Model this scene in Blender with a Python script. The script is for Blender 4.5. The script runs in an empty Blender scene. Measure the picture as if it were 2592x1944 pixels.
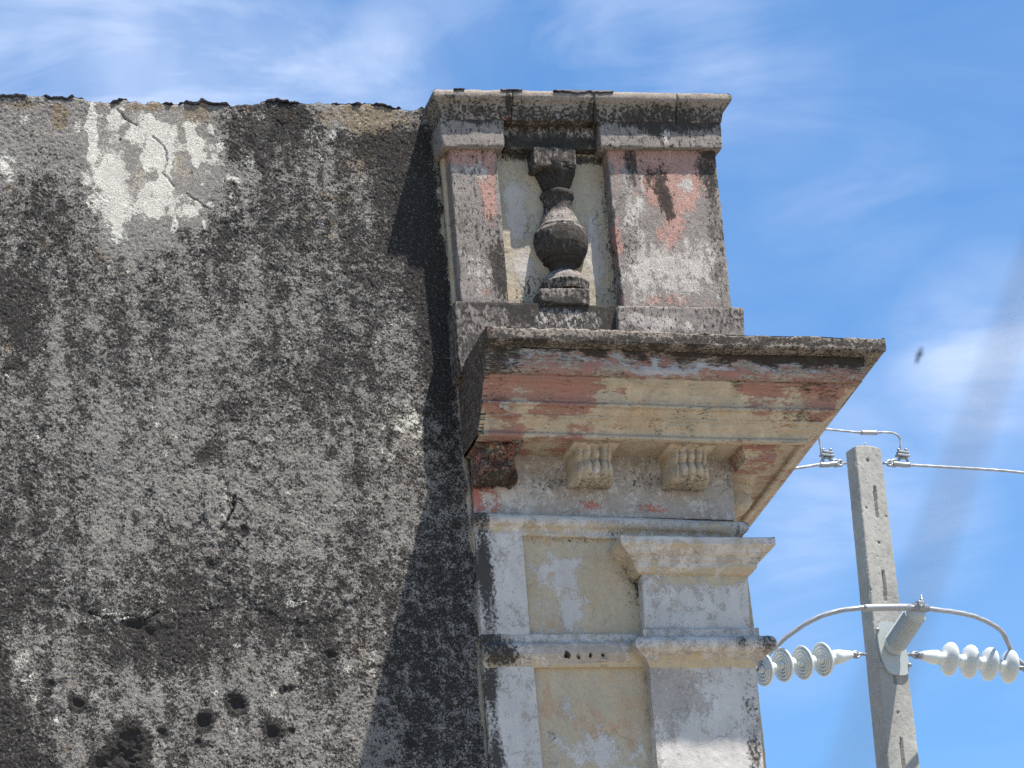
import bpy, math, random
import numpy as np
from mathutils import Vector, Matrix
random.seed(4); rng = np.random.RandomState(7)
SC = bpy.context.scene
COL = SC.collection
R = math.radians

# ------------------------------------------------------------------ camera
W, H = 2592.0, 1944.0
FPX = 9000.0                      # focal length in pixels of the photograph
YAW, PITCH, ROLL = R(16.0), R(21.5), R(4.9)
DIST = 20.0
TGT = Vector((0, 0, 8.93))
Fh = Vector((math.sin(YAW), math.cos(YAW), 0)); Rt = Vector((math.cos(YAW), -math.sin(YAW), 0))
FW = Fh * math.cos(PITCH) + Vector((0, 0, math.sin(PITCH)))
UP = Rt.cross(FW)
cR = (Rt * math.cos(ROLL) - UP * math.sin(ROLL)).normalized()
cU = (UP * math.cos(ROLL) + Rt * math.sin(ROLL)).normalized()
CAM = TGT - FW * DIST
cam_d = bpy.data.cameras.new('camera'); cam = bpy.data.objects.new('camera', cam_d); COL.objects.link(cam)
cam_d.sensor_width = 36.0; cam_d.lens = 36.0 * FPX / W
cam_d.clip_start = 0.05; cam_d.clip_end = 6000
m = Matrix((cR, cU, -FW)).transposed().to_4x4(); m.translation = CAM
cam.matrix_world = m
cam_d.dof.use_dof = True; cam_d.dof.focus_distance = 20.3
cam_d.dof.aperture_fstop = (cam_d.lens / 1000.0) / 0.010
SC.camera = cam

# ------------------------------------------------------------------ sun, sky, exposure
sun_dir = Vector((1.11, -1.0, 3.53)).normalized()
sd = bpy.data.lights.new('sun', 'SUN'); sun = bpy.data.objects.new('sun', sd); COL.objects.link(sun)
sd.energy = 5.0; sd.angle = R(0.5); sd.color = (1.0, 0.955, 0.88)
sun.rotation_euler = sun_dir.to_track_quat('Z', 'Y').to_euler()
sun.location = (0, 0, 40)
world = bpy.data.worlds.new('World'); SC.world = world; world.use_nodes = True
wt = world.node_tree; wt.nodes.clear()
def wn(t, **k):
    n = wt.nodes.new(t)
    for a, b in k.items(): setattr(n, a, b)
    return n
def wmath(op, a, b=None, clamp=False):
    n = wn('ShaderNodeMath', operation=op, use_clamp=clamp)
    for i, v in enumerate((a, b)):
        if v is None: continue
        if isinstance(v, (int, float)): n.inputs[i].default_value = v
        else: wt.links.new(v, n.inputs[i])
    return n.outputs[0]
sky = wn('ShaderNodeTexSky', sky_type='NISHITA'); sky.sun_disc = False
sky.sun_elevation = math.asin(sun_dir.z); sky.sun_rotation = math.atan2(sun_dir.x, sun_dir.y)
sky.air_density = 1.0; sky.dust_density = 0.2; sky.ozone_density = 2.2
tc = wn('ShaderNodeTexCoord')
# cloud veil : soft stretched noise in the sky's own directions
mp = wn('ShaderNodeMapping'); mp.inputs['Rotation'].default_value = (R(10), R(-16), R(20)); mp.inputs['Scale'].default_value = (9.0, 5.0, 34.0)
mp.inputs['Location'].default_value = (1.3, 0.0, 2.10)
wt.links.new(tc.outputs['Generated'], mp.inputs['Vector'])
nz = wn('ShaderNodeTexNoise'); nz.inputs['Scale'].default_value = 1.0; nz.inputs['Detail'].default_value = 9; nz.inputs['Roughness'].default_value = 0.58
nz.inputs['Distortion'].default_value = 0.7
wt.links.new(mp.outputs[0], nz.inputs['Vector'])
cl = wmath('MULTIPLY', wmath('SUBTRACT', nz.outputs['Fac'], 0.40), 3.6, True)
# direction helper: cloud banks round given directions (name them in world directions)
def px_dir(px, py):
    return (FW * FPX + cR * (px - W / 2) - cU * (py - H / 2)).normalized()
def bank(px, py, rad, s):
    d = px_dir(px, py)
    vm = wn('ShaderNodeVectorMath', operation='DISTANCE'); wt.links.new(tc.outputs['Generated'], vm.inputs[0]); vm.inputs[1].default_value = d
    t = wmath('DIVIDE', vm.outputs['Value'], rad)
    t = wmath('SUBTRACT', 1.0, wmath('MULTIPLY', t, t), True)
    return wmath('MULTIPLY', t, s)
bk = None
for b in ((560, 190, .040, .62), (400, 120, .050, .45), (40, 60, .040, .50), (900, 230, .030, .45), (1250, 130, .045, .30), (1650, 110, .035, .30), (1900, 190, .030, .22), (2150, 480, .03, .16), (1950, 1560, .03, .25), (2080, 1250, .03, .42), (2350, 1000, .03, .25), (2540, 900, .035, .40), (2350, 1330, .025, .22)):
    v = bank(*b); bk = v if bk is None else wmath('ADD', bk, v)
n2 = wn('ShaderNodeTexNoise'); n2.inputs['Scale'].default_value = 15; n2.inputs['Detail'].default_value = 9; n2.inputs['Roughness'].default_value = .5
wt.links.new(tc.outputs['Generated'], n2.inputs['Vector'])
soft = wmath('MULTIPLY', wmath('SUBTRACT', n2.outputs['Fac'], 0.30), 2.3, True)
tex = wmath('ADD', wmath('MULTIPLY', soft, 0.55), wmath('MULTIPLY', cl, 0.75))
cl = wmath('ADD', wmath('MULTIPLY', cl, 0.07), wmath('MULTIPLY', bk, tex), True)
tint = wn('ShaderNodeMix', data_type='RGBA', blend_type='MULTIPLY'); tint.inputs[0].default_value = 1.0
wt.links.new(sky.outputs[0], tint.inputs[6]); tint.inputs[7].default_value = (0.66, 0.96, 1.17, 1)
cm = wn('ShaderNodeMix', data_type='RGBA'); wt.links.new(cl, cm.inputs[0]); wt.links.new(tint.outputs[2], cm.inputs[6]); cm.inputs[7].default_value = (5.2, 5.9, 7.4, 1)
bg = wn('ShaderNodeBackground'); bg.inputs['Strength'].default_value = 0.08
wt.links.new(cm.outputs[2], bg.inputs[0])
wo = wn('ShaderNodeOutputWorld'); wt.links.new(bg.outputs[0], wo.inputs[0])
SC.view_settings.view_transform = 'Standard'; SC.view_settings.look = 'None'
SC.view_settings.gamma = 1.0; SC.view_settings.use_curve_mapping = False
SC.view_settings.exposure = 1.12
SC.render.engine = 'CYCLES'
SC.cycles.use_denoising = False
try: SC.cycles.denoiser = 'OPENIMAGEDENOISE'; SC.cycles.denoising_input_passes = 'RGB_ALBEDO_NORMAL'; SC.cycles.denoising_prefilter = 'ACCURATE'
except Exception: pass
SC.cycles.max_bounces = 8; SC.cycles.diffuse_bounces = 5

# ------------------------------------------------------------------ measuring: a pixel of the photograph -> a point on a plane of the place
def ray(px, py):
    return (FW * FPX + cR * (px - W / 2) - cU * (py - H / 2)).normalized()
def P(px, py, Y=0.0):
    d = ray(px, py); t = (Y - CAM.y) / d.y
    return CAM + d * t
def Pn(px, py, p0, n):
    d = ray(px, py); t = (Vector(p0) - CAM).dot(n) / d.dot(n)
    return CAM + d * t
def proj(p):
    v = Vector(p) - CAM; z = v.dot(FW)
    return W / 2 + FPX * v.dot(cR) / z, H / 2 - FPX * v.dot(cU) / z

# ------------------------------------------------------------------ noise (numpy)
def _h(ix, iy, s):
    n = (ix.astype(np.int64) * 374761393 + iy.astype(np.int64) * 668265263 + s * 1442695041) & 0xffffffff
    n = ((n ^ (n >> 13)) * 1274126177) & 0xffffffff
    return ((n ^ (n >> 16)) & 0xffffff) / float(0xffffff)
def vn(x, y, s=0):
    ix = np.floor(x); iy = np.floor(y); fx = x - ix; fy = y - iy
    fx = fx * fx * fx * (fx * (fx * 6 - 15) + 10); fy = fy * fy * fy * (fy * (fy * 6 - 15) + 10)
    a = _h(ix, iy, s); b = _h(ix + 1, iy, s); c = _h(ix, iy + 1, s); d = _h(ix + 1, iy + 1, s)
    return (a * (1 - fx) + b * fx) * (1 - fy) + (c * (1 - fx) + d * fx) * fy
def fbm(x, y, s=0, o=5, g=.5):
    t = 0; a = 1.0; w = 0
    for i in range(o):
        t = t + a * vn(x * 2 ** i + i * 17.3, y * 2 ** i - i * 9.1, s + i); w += a; a *= g
    return t / w
def sstep(a, b, x):
    t = np.clip((x - a) / (b - a), 0, 1); return t * t * (3 - 2 * t)

# ------------------------------------------------------------------ objects
def thing(name, label, cat, loc, group=None):
    o = bpy.data.objects.new(name, None); o.empty_display_size = .2; COL.objects.link(o); o.location = loc
    o['label'] = label; o['category'] = cat
    if group: o['group'] = group
    return o
def np_mesh(name, V, F, mat, parent=None, smooth=True, attrs=None):
    """V (n,3) world coordinates, F list/array of quads or mixed list"""
    V = np.asarray(V, dtype=np.float32).reshape(-1, 3)
    off = np.array(parent['_w'] if parent is not None and '_w' in parent else (parent.location if parent else (0, 0, 0)), dtype=np.float32)
    V = V - off
    me = bpy.data.meshes.new(name)
    if isinstance(F, np.ndarray):
        k = F.shape[1]; nf = F.shape[0]
        me.vertices.add(len(V)); me.vertices.foreach_set('co', V.ravel())
        me.loops.add(nf * k); me.loops.foreach_set('vertex_index', F.ravel().astype(np.int32))
        me.polygons.add(nf); me.polygons.foreach_set('loop_start', (np.arange(nf) * k).astype(np.int32))
        me.update(calc_edges=True)
    else:
        me.from_pydata(V.tolist(), [], F)
    if attrs:
        for an, arr in attrs.items():
            a = me.attributes.new(an, 'FLOAT_COLOR', 'POINT')
            c = np.ones((len(V), 4), dtype=np.float32); c[:, :3] = arr
            a.data.foreach_set('color', c.ravel())
    me.materials.append(mat)
    if smooth: me.polygons.foreach_set('use_smooth', np.ones(len(me.polygons), dtype=bool))
    me.validate(); me.update()
    o = bpy.data.objects.new(name, me); COL.objects.link(o)
    if parent is not None: o.parent = parent
    return o
def fix_normals(o):
    import bmesh
    bm = bmesh.new(); bm.from_mesh(o.data); bmesh.ops.remove_doubles(bm, verts=bm.verts, dist=1e-5)
    bmesh.ops.recalc_face_normals(bm, faces=bm.faces); bm.to_mesh(o.data); bm.free()
def gridfaces(nu, nv, base=0, flip=False):
    i = np.arange(nu - 1)[None, :] ; j = np.arange(nv - 1)[:, None]
    a = (j * nu + i).ravel() + base
    q = np.stack([a, a + 1, a + nu + 1, a + nu], 1)
    return q[:, ::-1].copy() if flip else q

# ------------------------------------------------------------------ materials
def mat_new(name):
    m = bpy.data.materials.new(name); m.use_nodes = True; m.node_tree.nodes.clear(); return m
class NT:
    def __init__(s, m): s.t = m.node_tree
    def n(s, typ, **k):
        n = s.t.nodes.new(typ)
        for a, b in k.items(): setattr(n, a, b)
        return n
    def put(s, sock, v):
        if isinstance(v, bpy.types.NodeSocket): s.t.links.new(v, sock)
        else: sock.default_value = v
    def m(s, op, a, b=None, c=None, clamp=False):
        n = s.n('ShaderNodeMath', operation=op, use_clamp=clamp)
        for i, v in enumerate((a, b, c)):
            if v is not None: s.put(n.inputs[i], v)
        return n.outputs[0]
    def mix(s, f, a, b, mode='MIX'):
        n = s.n('ShaderNodeMix', data_type='RGBA', blend_type=mode)
        s.put(n.inputs[0], f)
        s.put(n.inputs[6], (*a, 1) if isinstance(a, tuple) else a); s.put(n.inputs[7], (*b, 1) if isinstance(b, tuple) else b)
        return n.outputs[2]
    def noise(s, vec, scale, detail=8, rough=.6, dist=0.0):
        n = s.n('ShaderNodeTexNoise'); s.t.links.new(vec, n.inputs['Vector'])
        n.inputs['Scale'].default_value = scale; n.inputs['Detail'].default_value = detail
        n.inputs['Roughness'].default_value = rough; n.inputs['Distortion'].default_value = dist
        return n.outputs['Fac']
    def mapv(s, vec, loc=(0, 0, 0), scale=(1, 1, 1)):
        n = s.n('ShaderNodeMapping'); s.t.links.new(vec, n.inputs['Vector'])
        n.inputs['Location'].default_value = loc; n.inputs['Scale'].default_value = scale
        return n.outputs[0]
def aged(name, sub=(.30, .28, .26), pink=(.42, .155, .12), cream=(.60, .48, .30), white=(.70, .69, .70), dark=(.022, .019, .016), brown=(.24, .17, .09),
         stretch=(1, 1, 1), size=1.0, grain=1.0, bump=.004, crack=1.0, streak=.0, speck=.0, salt=0.0, dw=(.30, .28, 60, .86), wash=.26, fines=0.0, saltcol=(.40, .36, .315)):
    M = mat_new(name); N = NT(M)
    pos = N.n('ShaderNodeNewGeometry').outputs['Position']
    pst = N.mapv(pos, scale=stretch)
    a1 = N.n('ShaderNodeAttribute', attribute_name='paint'); a2 = N.n('ShaderNodeAttribute', attribute_name='soil_shade')
    s1 = N.n('ShaderNodeSeparateColor'); N.t.links.new(a1.outputs['Color'], s1.inputs[0])
    s2 = N.n('ShaderNodeSeparateColor'); N.t.links.new(a2.outputs['Color'], s2.inputs[0])
    def mask(attr, off, sc, w=.10, rough=.66, vec=pst, dist=.2):
        v = N.mapv(vec, loc=off)
        n = N.noise(v, sc * size, 11, rough, dist)
        if sc < 50:
            n = N.m('ADD', N.m('MULTIPLY', n, .62), N.m('MULTIPLY', N.noise(N.mapv(vec, loc=(off[1], off[0], 5)), sc * size * 6, 6, .7), .38))
            n = N.m('MULTIPLY', N.m('SUBTRACT', n, .34), 3.1)
        else: n = N.m('MULTIPLY', N.m('SUBTRACT', n, .30), 2.5)
        return N.m('DIVIDE', N.m('SUBTRACT', N.m('ADD', n, attr), 1.0), w, clamp=True)
    big = N.noise(pos, 5 * size, 4, .5); mid = N.noise(N.mapv(pos, loc=(3, 1, 2)), 38, 6, .6); fine = N.noise(N.mapv(pos, loc=(7, 1, 4)), 210, 3, .6)
    # plaster body
    v0 = N.m('ADD', N.m('MULTIPLY', big, .5), N.m('MULTIPLY', mid, .6))
    col = N.mix(N.m('MULTIPLY', N.m('SUBTRACT', v0, .3), 1.7, clamp=True), tuple(c * .62 for c in sub), tuple(min(c * 1.28, .8) for c in sub))
    mc = mask(s1.outputs[1], (11, 4, 2), 9, .28)
    cc = N.mix(N.m('MULTIPLY', N.m('SUBTRACT', mid, .3), 1.6, clamp=True), tuple(c * .82 for c in cream), tuple(min(1, c * 1.08) for c in cream))
    orange = N.noise(N.mapv(pos, loc=(1, 9, 5)), 6, 5, .6)
    cc = N.mix(N.m('MULTIPLY', N.m('SUBTRACT', orange, .52), 4.0, clamp=True), cc, (cream[0] * .96, cream[1] * .80, cream[2] * .66))
    col = N.mix(mc, col, cc)
    mpk = mask(s1.outputs[0], (2, 7, 9), 11, .16)
    pc = N.mix(mid, tuple(c * .82 for c in pink), tuple(c * 1.2 for c in pink))
    col = N.mix(mpk, col, pc)
    mw = mask(s1.outputs[2], (5, 2, 13), 15, .20)
    wc = N.mix(N.m('MULTIPLY', N.m('SUBTRACT', big, .3), 2.0, clamp=True), tuple(c * .80 for c in white), white)
    col = N.mix(mw, col, wc)
    mb = mask(s2.outputs[1], (8, 8, 1), 14, .2)
    col = N.mix(mb, col, N.mix(fine, tuple(c * .7 for c in brown), tuple(c * 1.3 for c in brown)))
    # cracks : thin warped cell edges, only here and there
    if crack > 0:
        wv = N.n('ShaderNodeTexNoise'); wv.inputs['Scale'].default_value = 7; wv.inputs['Detail'].default_value = 5
        N.t.links.new(pos, wv.inputs['Vector'])
        ad = N.n('ShaderNodeVectorMath', operation='MULTIPLY_ADD'); N.t.links.new(wv.outputs['Color'], ad.inputs[0]); ad.inputs[1].default_value = (.28, .28, .28); N.t.links.new(pos, ad.inputs[2])
        vo = N.n('ShaderNodeTexVoronoi', feature='DISTANCE_TO_EDGE'); vo.inputs['Scale'].default_value = 2.6; N.t.links.new(ad.outputs[0], vo.inputs['Vector'])
        ck = N.m('SUBTRACT', 1.0, N.m('DIVIDE', vo.outputs['Distance'], .010), clamp=True)
        gate = N.m('MULTIPLY', N.m('SUBTRACT', N.noise(N.mapv(pos, loc=(0, 5, 1)), 3.0, 3, .5), .50), 9.0, clamp=True)
        ck = N.m('MULTIPLY', N.m('MULTIPLY', ck, gate), crack, clamp=True)
        col = N.mix(N.m('MULTIPLY', ck, .75), col, (.05, .045, .04))
    # rain-washed grime: vertical, soft
    ws = N.noise(N.mapv(pos, scale=(1, 1, .28), loc=(6, 0, 3)), 9, 9, .68)
    wf = N.m('MULTIPLY', N.m('SUBTRACT', ws, .38), 3.2, clamp=True)
    col = N.mix(N.m('MULTIPLY', N.m('SUBTRACT', 1.0, wf), wash), col, (.20, .165, .135), 'MIX')
    # soot and lichen, and the shade painted at the wall's corner
    dn = mask(s2.outputs[0], (4, 3, 6), 13, dw[0], .74, vec=pst, dist=.1)
    dn2 = mask(N.m('MULTIPLY', s2.outputs[0], 1.0), (9, 3, 1), dw[2], dw[1], .66, vec=pst, dist=0)
    dk = N.m('MAXIMUM', N.m('MULTIPLY', dn, dw[3]), N.m('MULTIPLY', dn2, .93))
    if fines > 0:
        dn3 = mask(N.m('SUBTRACT', s2.outputs[0], .08), (3, 6, 4), 125, .12, .6, vec=pos, dist=0)
        dk = N.m('MAXIMUM', dk, N.m('MULTIPLY', dn3, fines))
    if streak > 0:
        sv = N.noise(N.mapv(pos, scale=(1, 1, .10)), 26, 7, .6)
        dk = N.m('MAXIMUM', dk, N.m('MULTIPLY', N.m('MULTIPLY', N.m('SUBTRACT', sv, .52), 5.0, clamp=True), N.m('MULTIPLY', s2.outputs[0], streak, clamp=True)), clamp=True)
    col = N.mix(dk, col, N.mix(mid, tuple(c * .7 for c in dark), tuple(c * 1.9 for c in dark)))
    if salt > 0:
        sn = N.noise(N.mapv(pos, loc=(2, 2, 8)), 80, 6, .72)
        sm = N.m('MULTIPLY', N.m('SUBTRACT', sn, .545), 7.0, clamp=True)
        sm = N.m('MULTIPLY', sm, N.m('SUBTRACT', 1.15, N.m('MULTIPLY', s2.outputs[0], 1.0), clamp=True))
        col = N.mix(N.m('MULTIPLY', sm, salt), col, saltcol)
    # grain
    g = N.m('MULTIPLY', N.m('SUBTRACT', fine, .5), N.m('MULTIPLY', s2.outputs[2], 1.4 * grain))
    g = N.m('ADD', 1.0, g)
    gm = N.n('ShaderNodeVectorMath', operation='SCALE'); N.t.links.new(col, gm.inputs[0]); N.t.links.new(g, gm.inputs[3])
    bs = N.n('ShaderNodeBsdfPrincipled'); N.t.links.new(gm.outputs[0], bs.inputs['Base Color'])
    bs.inputs['Roughness'].default_value = .92; bs.inputs['Specular IOR Level'].default_value = .15
    # relief
    hgt = N.m('MULTIPLY', fine, N.m('MULTIPLY', s2.outputs[2], .55 * grain))
    hgt = N.m('ADD', hgt, N.m('MULTIPLY', mid, .8))
    hgt = N.m('ADD', hgt, N.m('MULTIPLY', N.m('ADD', mw, mpk), .40))
    if crack > 0: hgt = N.m('SUBTRACT', hgt, N.m('MULTIPLY', ck, .8))
    hgt = N.m('ADD', hgt, N.m('MULTIPLY', dk, -.15))
    b = N.n('ShaderNodeBump'); b.inputs['Strength'].default_value = .8; b.inputs['Distance'].default_value = bump
    N.t.links.new(hgt, b.inputs['Height']); N.t.links.new(b.outputs[0], bs.inputs['Normal'])
    o = N.n('ShaderNodeOutputMaterial'); N.t.links.new(bs.outputs[0], o.inputs[0])
    return M
def plain(name, col, rough=.5, metal=0.0, var=.25, scale=60, bump=.0005, spec=.5):
    M = mat_new(name); N = NT(M)
    pos = N.n('ShaderNodeTexCoord').outputs['Object']
    n = N.noise(pos, scale, 7, .65); n2 = N.noise(pos, scale * .13, 4, .5)
    f = N.m('MULTIPLY', N.m('SUBTRACT', N.m('ADD', N.m('MULTIPLY', n, .6), N.m('MULTIPLY', n2, .5)), .3), 1.7, clamp=True)
    c = N.mix(f, tuple(x * (1 - var) for x in col), tuple(min(1, x * (1 + var * .6)) for x in col))
    bs = N.n('ShaderNodeBsdfPrincipled'); N.t.links.new(c, bs.inputs['Base Color'])
    bs.inputs['Roughness'].default_value = rough; bs.inputs['Metallic'].default_value = metal; bs.inputs['Specular IOR Level'].default_value = spec
    b = N.n('ShaderNodeBump'); b.inputs['Strength'].default_value = .6; b.inputs['Distance'].default_value = bump
    N.t.links.new(n, b.inputs['Height']); N.t.links.new(b.outputs[0], bs.inputs['Normal'])
    o = N.n('ShaderNodeOutputMaterial'); N.t.links.new(bs.outputs[0], o.inputs[0])
    return M
M_wall = aged('lichen_render', sub=(.228, .210, .192), white=(.68, .645, .565), cream=(.46, .40, .29), brown=(.19, .145, .095), dark=(.014, .012, .011), grain=2.0, bump=.012, crack=.5, salt=.9, dw=(.14, .05, 72, .84), fines=.92, saltcol=(.52, .49, .45))
M_fac = aged('limewashed_plaster', sub=(.40, .35, .31), cream=(.51, .42, .295), brown=(.46, .31, .20), white=(.60, .555, .515), stretch=(1, 1, .8), grain=.9, bump=.004, crack=.55, dw=(.50, .42, 60, .62))
M_par = aged('parapet_plaster', sub=(.25, .217, .195), pink=(.38, .215, .175), cream=(.48, .41, .30), white=(.52, .47, .42), stretch=(1, 1, .55), grain=1.5, bump=.006, crack=.9, streak=.5, salt=.3, dw=(.24, .20, 55, .80))
M_cor = aged('cornice_paint', sub=(.38, .32, .26), pink=(.31, .15, .12), cream=(.50, .42, .31), white=(.44, .43, .44), stretch=(.42, 1, 1.25), size=1.35, grain=.9, bump=.003, crack=.12, wash=.45)
M_cop = aged('coping_stone', sub=(.26, .22, .185), stretch=(1, 1, 1), grain=1.8, bump=.006, crack=.2, streak=.5, salt=.4, dw=(.22, .14, 50, .84))
M_bit = plain('bitumen', (.035, .03, .035), .7, var=.5, scale=30, bump=.003)
M_conc = plain('pole_concrete', (.345, .33, .295), .9, var=.42, scale=30, bump=.0015, spec=.2)
M_porc = plain('pale_porcelain', (.58, .60, .58), .24, var=.07, scale=9, bump=.0002)
M_poly = plain('grey_porcelain', (.40, .43, .41), .38, var=.08, scale=9, bump=.0002)
M_galv = plain('galvanised_steel', (.30, .31, .32), .5, .6, var=.3, scale=45, bump=.0006)
M_alu = plain('aluminium_wire', (.34, .345, .36), .55, .4, var=.2, scale=60, bump=.0003)
M_rubber = plain('black_cable', (.02, .02, .022), .7, var=.2)
M_dkhole = plain('dark_cavity', (.02, .018, .015), .95, var=.2)
M_grnd = plain('pale_ground', (.27, .245, .205), .95, var=.25, scale=.6, bump=.01)

# ------------------------------------------------------------------ stains
LAY = {'pink': ('paint', 0), 'cream': ('paint', 1), 'white': ('paint', 2), 'dark': ('soil_shade', 0), 'brown': ('soil_shade', 1), 'grain': ('soil_shade', 2)}
def stains(V, base, blobs, Y=None, warp=.035, seed=3):
    """per-vertex stain levels. blobs: (layer, px, py, rx, ry, strength) with sizes in photo pixels, placed on the plane Y"""
    X = V[:, 0].astype(np.float64); Z = V[:, 2].astype(np.float64)
    out = {'paint': np.zeros((len(V), 3)), 'soil_shade': np.zeros((len(V), 3))}
    for k, v in base.items():
        a, i = LAY[k]; out[a][:, i] = v
    wx = X + warp * 2 * (fbm(X * 9, Z * 9, seed, 4) - .5); wz = Z + warp * 2 * (fbm(X * 9 + 40, Z * 9, seed + 9, 4) - .5)
    for b in blobs:
        k, px, py, rx, ry, s = b[:6]; y = b[6] if len(b) > 6 else (Y if Y is not None else 0)
        c = P(px, py, y); d = ((wx - c.x) / (rx / 450.)) ** 2 + ((wz - c.z) / (ry / 417.)) ** 2
        f = np.exp(-np.minimum(d, 30) ** 1.6 * .69)
        a, i = LAY[k]; out[a][:, i] += s * f
    for a in out: out[a] = np.clip(out[a], 0, 2.2)
    return out

# ------------------------------------------------------------------ builders
def axis_pts(L, r, step):
    n = max(2, int(round((L - 2 * r) / step)))
    e = [0, r * .3, r * .65]
    return np.array(e + list(np.linspace(r, L - r, n + 1)) + [L - r * .65, L - r * .3, L])
def qbox(name, q, Y, depth, mat, parent, base, blobs=(), r=.006, step=.012, rough=.0020, chip=.016, seed=1, warp=.03, back=False):
    """worn block: q = TL,TR,BR,BL of its front face (photo pixels on plane Y, or (X,Z) pairs if tagged)"""
    c = [P(a, b, Y) if not isinstance(a, str) else None for a, b in q]
    C4 = np.array([[p.x, p.z] for p in c])
    Wd = (np.linalg.norm(C4[1] - C4[0]) + np.linalg.norm(C4[2] - C4[3])) / 2; Hd = (np.linalg.norm(C4[0] - C4[3]) + np.linalg.norm(C4[1] - C4[2])) / 2
    us = axis_pts(Wd, r, step); vs = axis_pts(Hd, r, step); ws = axis_pts(depth, r, max(step, .03))
    Vs = []; Fs = []; base_i = 0
    def face(A, B, fn):
        nonlocal base_i
        a, b = np.meshgrid(A, B); Vs.append(np.stack(fn(a.ravel(), b.ravel()), 1)); Fs.append(gridfaces(len(A), len(B), base_i)); base_i += a.size
    z = lambda a: np.zeros_like(a)
    face(us, vs, lambda a, b: (a, b, z(a)))
    face(us, ws, lambda a, b: (a, z(a), b)); face(us, ws, lambda a, b: (a, z(a) + Hd, b))
    face(ws, vs, lambda a, b: (z(a), b, a)); face(ws, vs, lambda a, b: (z(a) + Wd, b, a))
    if back: face(us, vs, lambda a, b: (a, b, z(a) + depth))
    V = np.concatenate(Vs); F = np.concatenate(Fs)
    D = np.array([Wd, Hd, depth]); inner = np.clip(V, r, D - r); dv = V - inner
    ln = np.linalg.norm(dv, axis=1, keepdims=True); nrm = dv / np.maximum(ln, 1e-9)
    Vr = inner + nrm * r
    edge = np.minimum(1, np.maximum(0, (np.sort(np.abs(nrm), axis=1)[:, 1]) * 1.6))
    cc = V[:, 0] + V[:, 2] * 1.3 + seed * 13.7; dd = V[:, 1] + V[:, 2] * .7 + seed * 5.1
    big = (fbm(cc * 7, dd * 7, seed, 3) - .5) * rough * 3 + (fbm(cc * 60, dd * 60, seed + 4, 4) - .5) * rough * 2.2
    ch = np.clip(fbm(cc * 16, dd * 16, seed + 8, 4) - .52, 0, 1) * 5 * chip * edge
    Vr = Vr + nrm * (big - ch)[:, None]
    u = Vr[:, 0] / Wd; v = Vr[:, 1] / Hd
    XZ = ((C4[0][None] * (1 - u)[:, None] + C4[1][None] * u[:, None]) * (1 - v)[:, None] + (C4[3][None] * (1 - u)[:, None] + C4[2][None] * u[:, None]) * v[:, None])
    out = np.stack([XZ[:, 0], Y + Vr[:, 2], XZ[:, 1]], 1)
    at = stains(out, base, blobs, Y, warp, seed)
    o = np_mesh(name, out, F, mat, parent, attrs=at)
    fix_normals(o); return o
def resample(prof, step):
    pts = []; tag = []
    for i in range(len(prof) - 1):
        a = np.array(prof[i]); b = np.array(prof[i + 1]); L = np.linalg.norm(b - a); n = max(1, int(round(L / step)))
        ts = list(np.linspace(0, 1, n, endpoint=False))
        if n > 2: ts = [0, .004 / L if .004 / L < ts[1] else ts[1] * .5] + ts[1:] + [1 - .004 / L]
        for t in ts:
            pts.append(a + (b - a) * t); tag.append(1.0 if t == 0 else 0.0)
    pts.append(np.array(prof[-1])); tag.append(1.0)
    return np.array(pts), np.array(tag)
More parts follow.
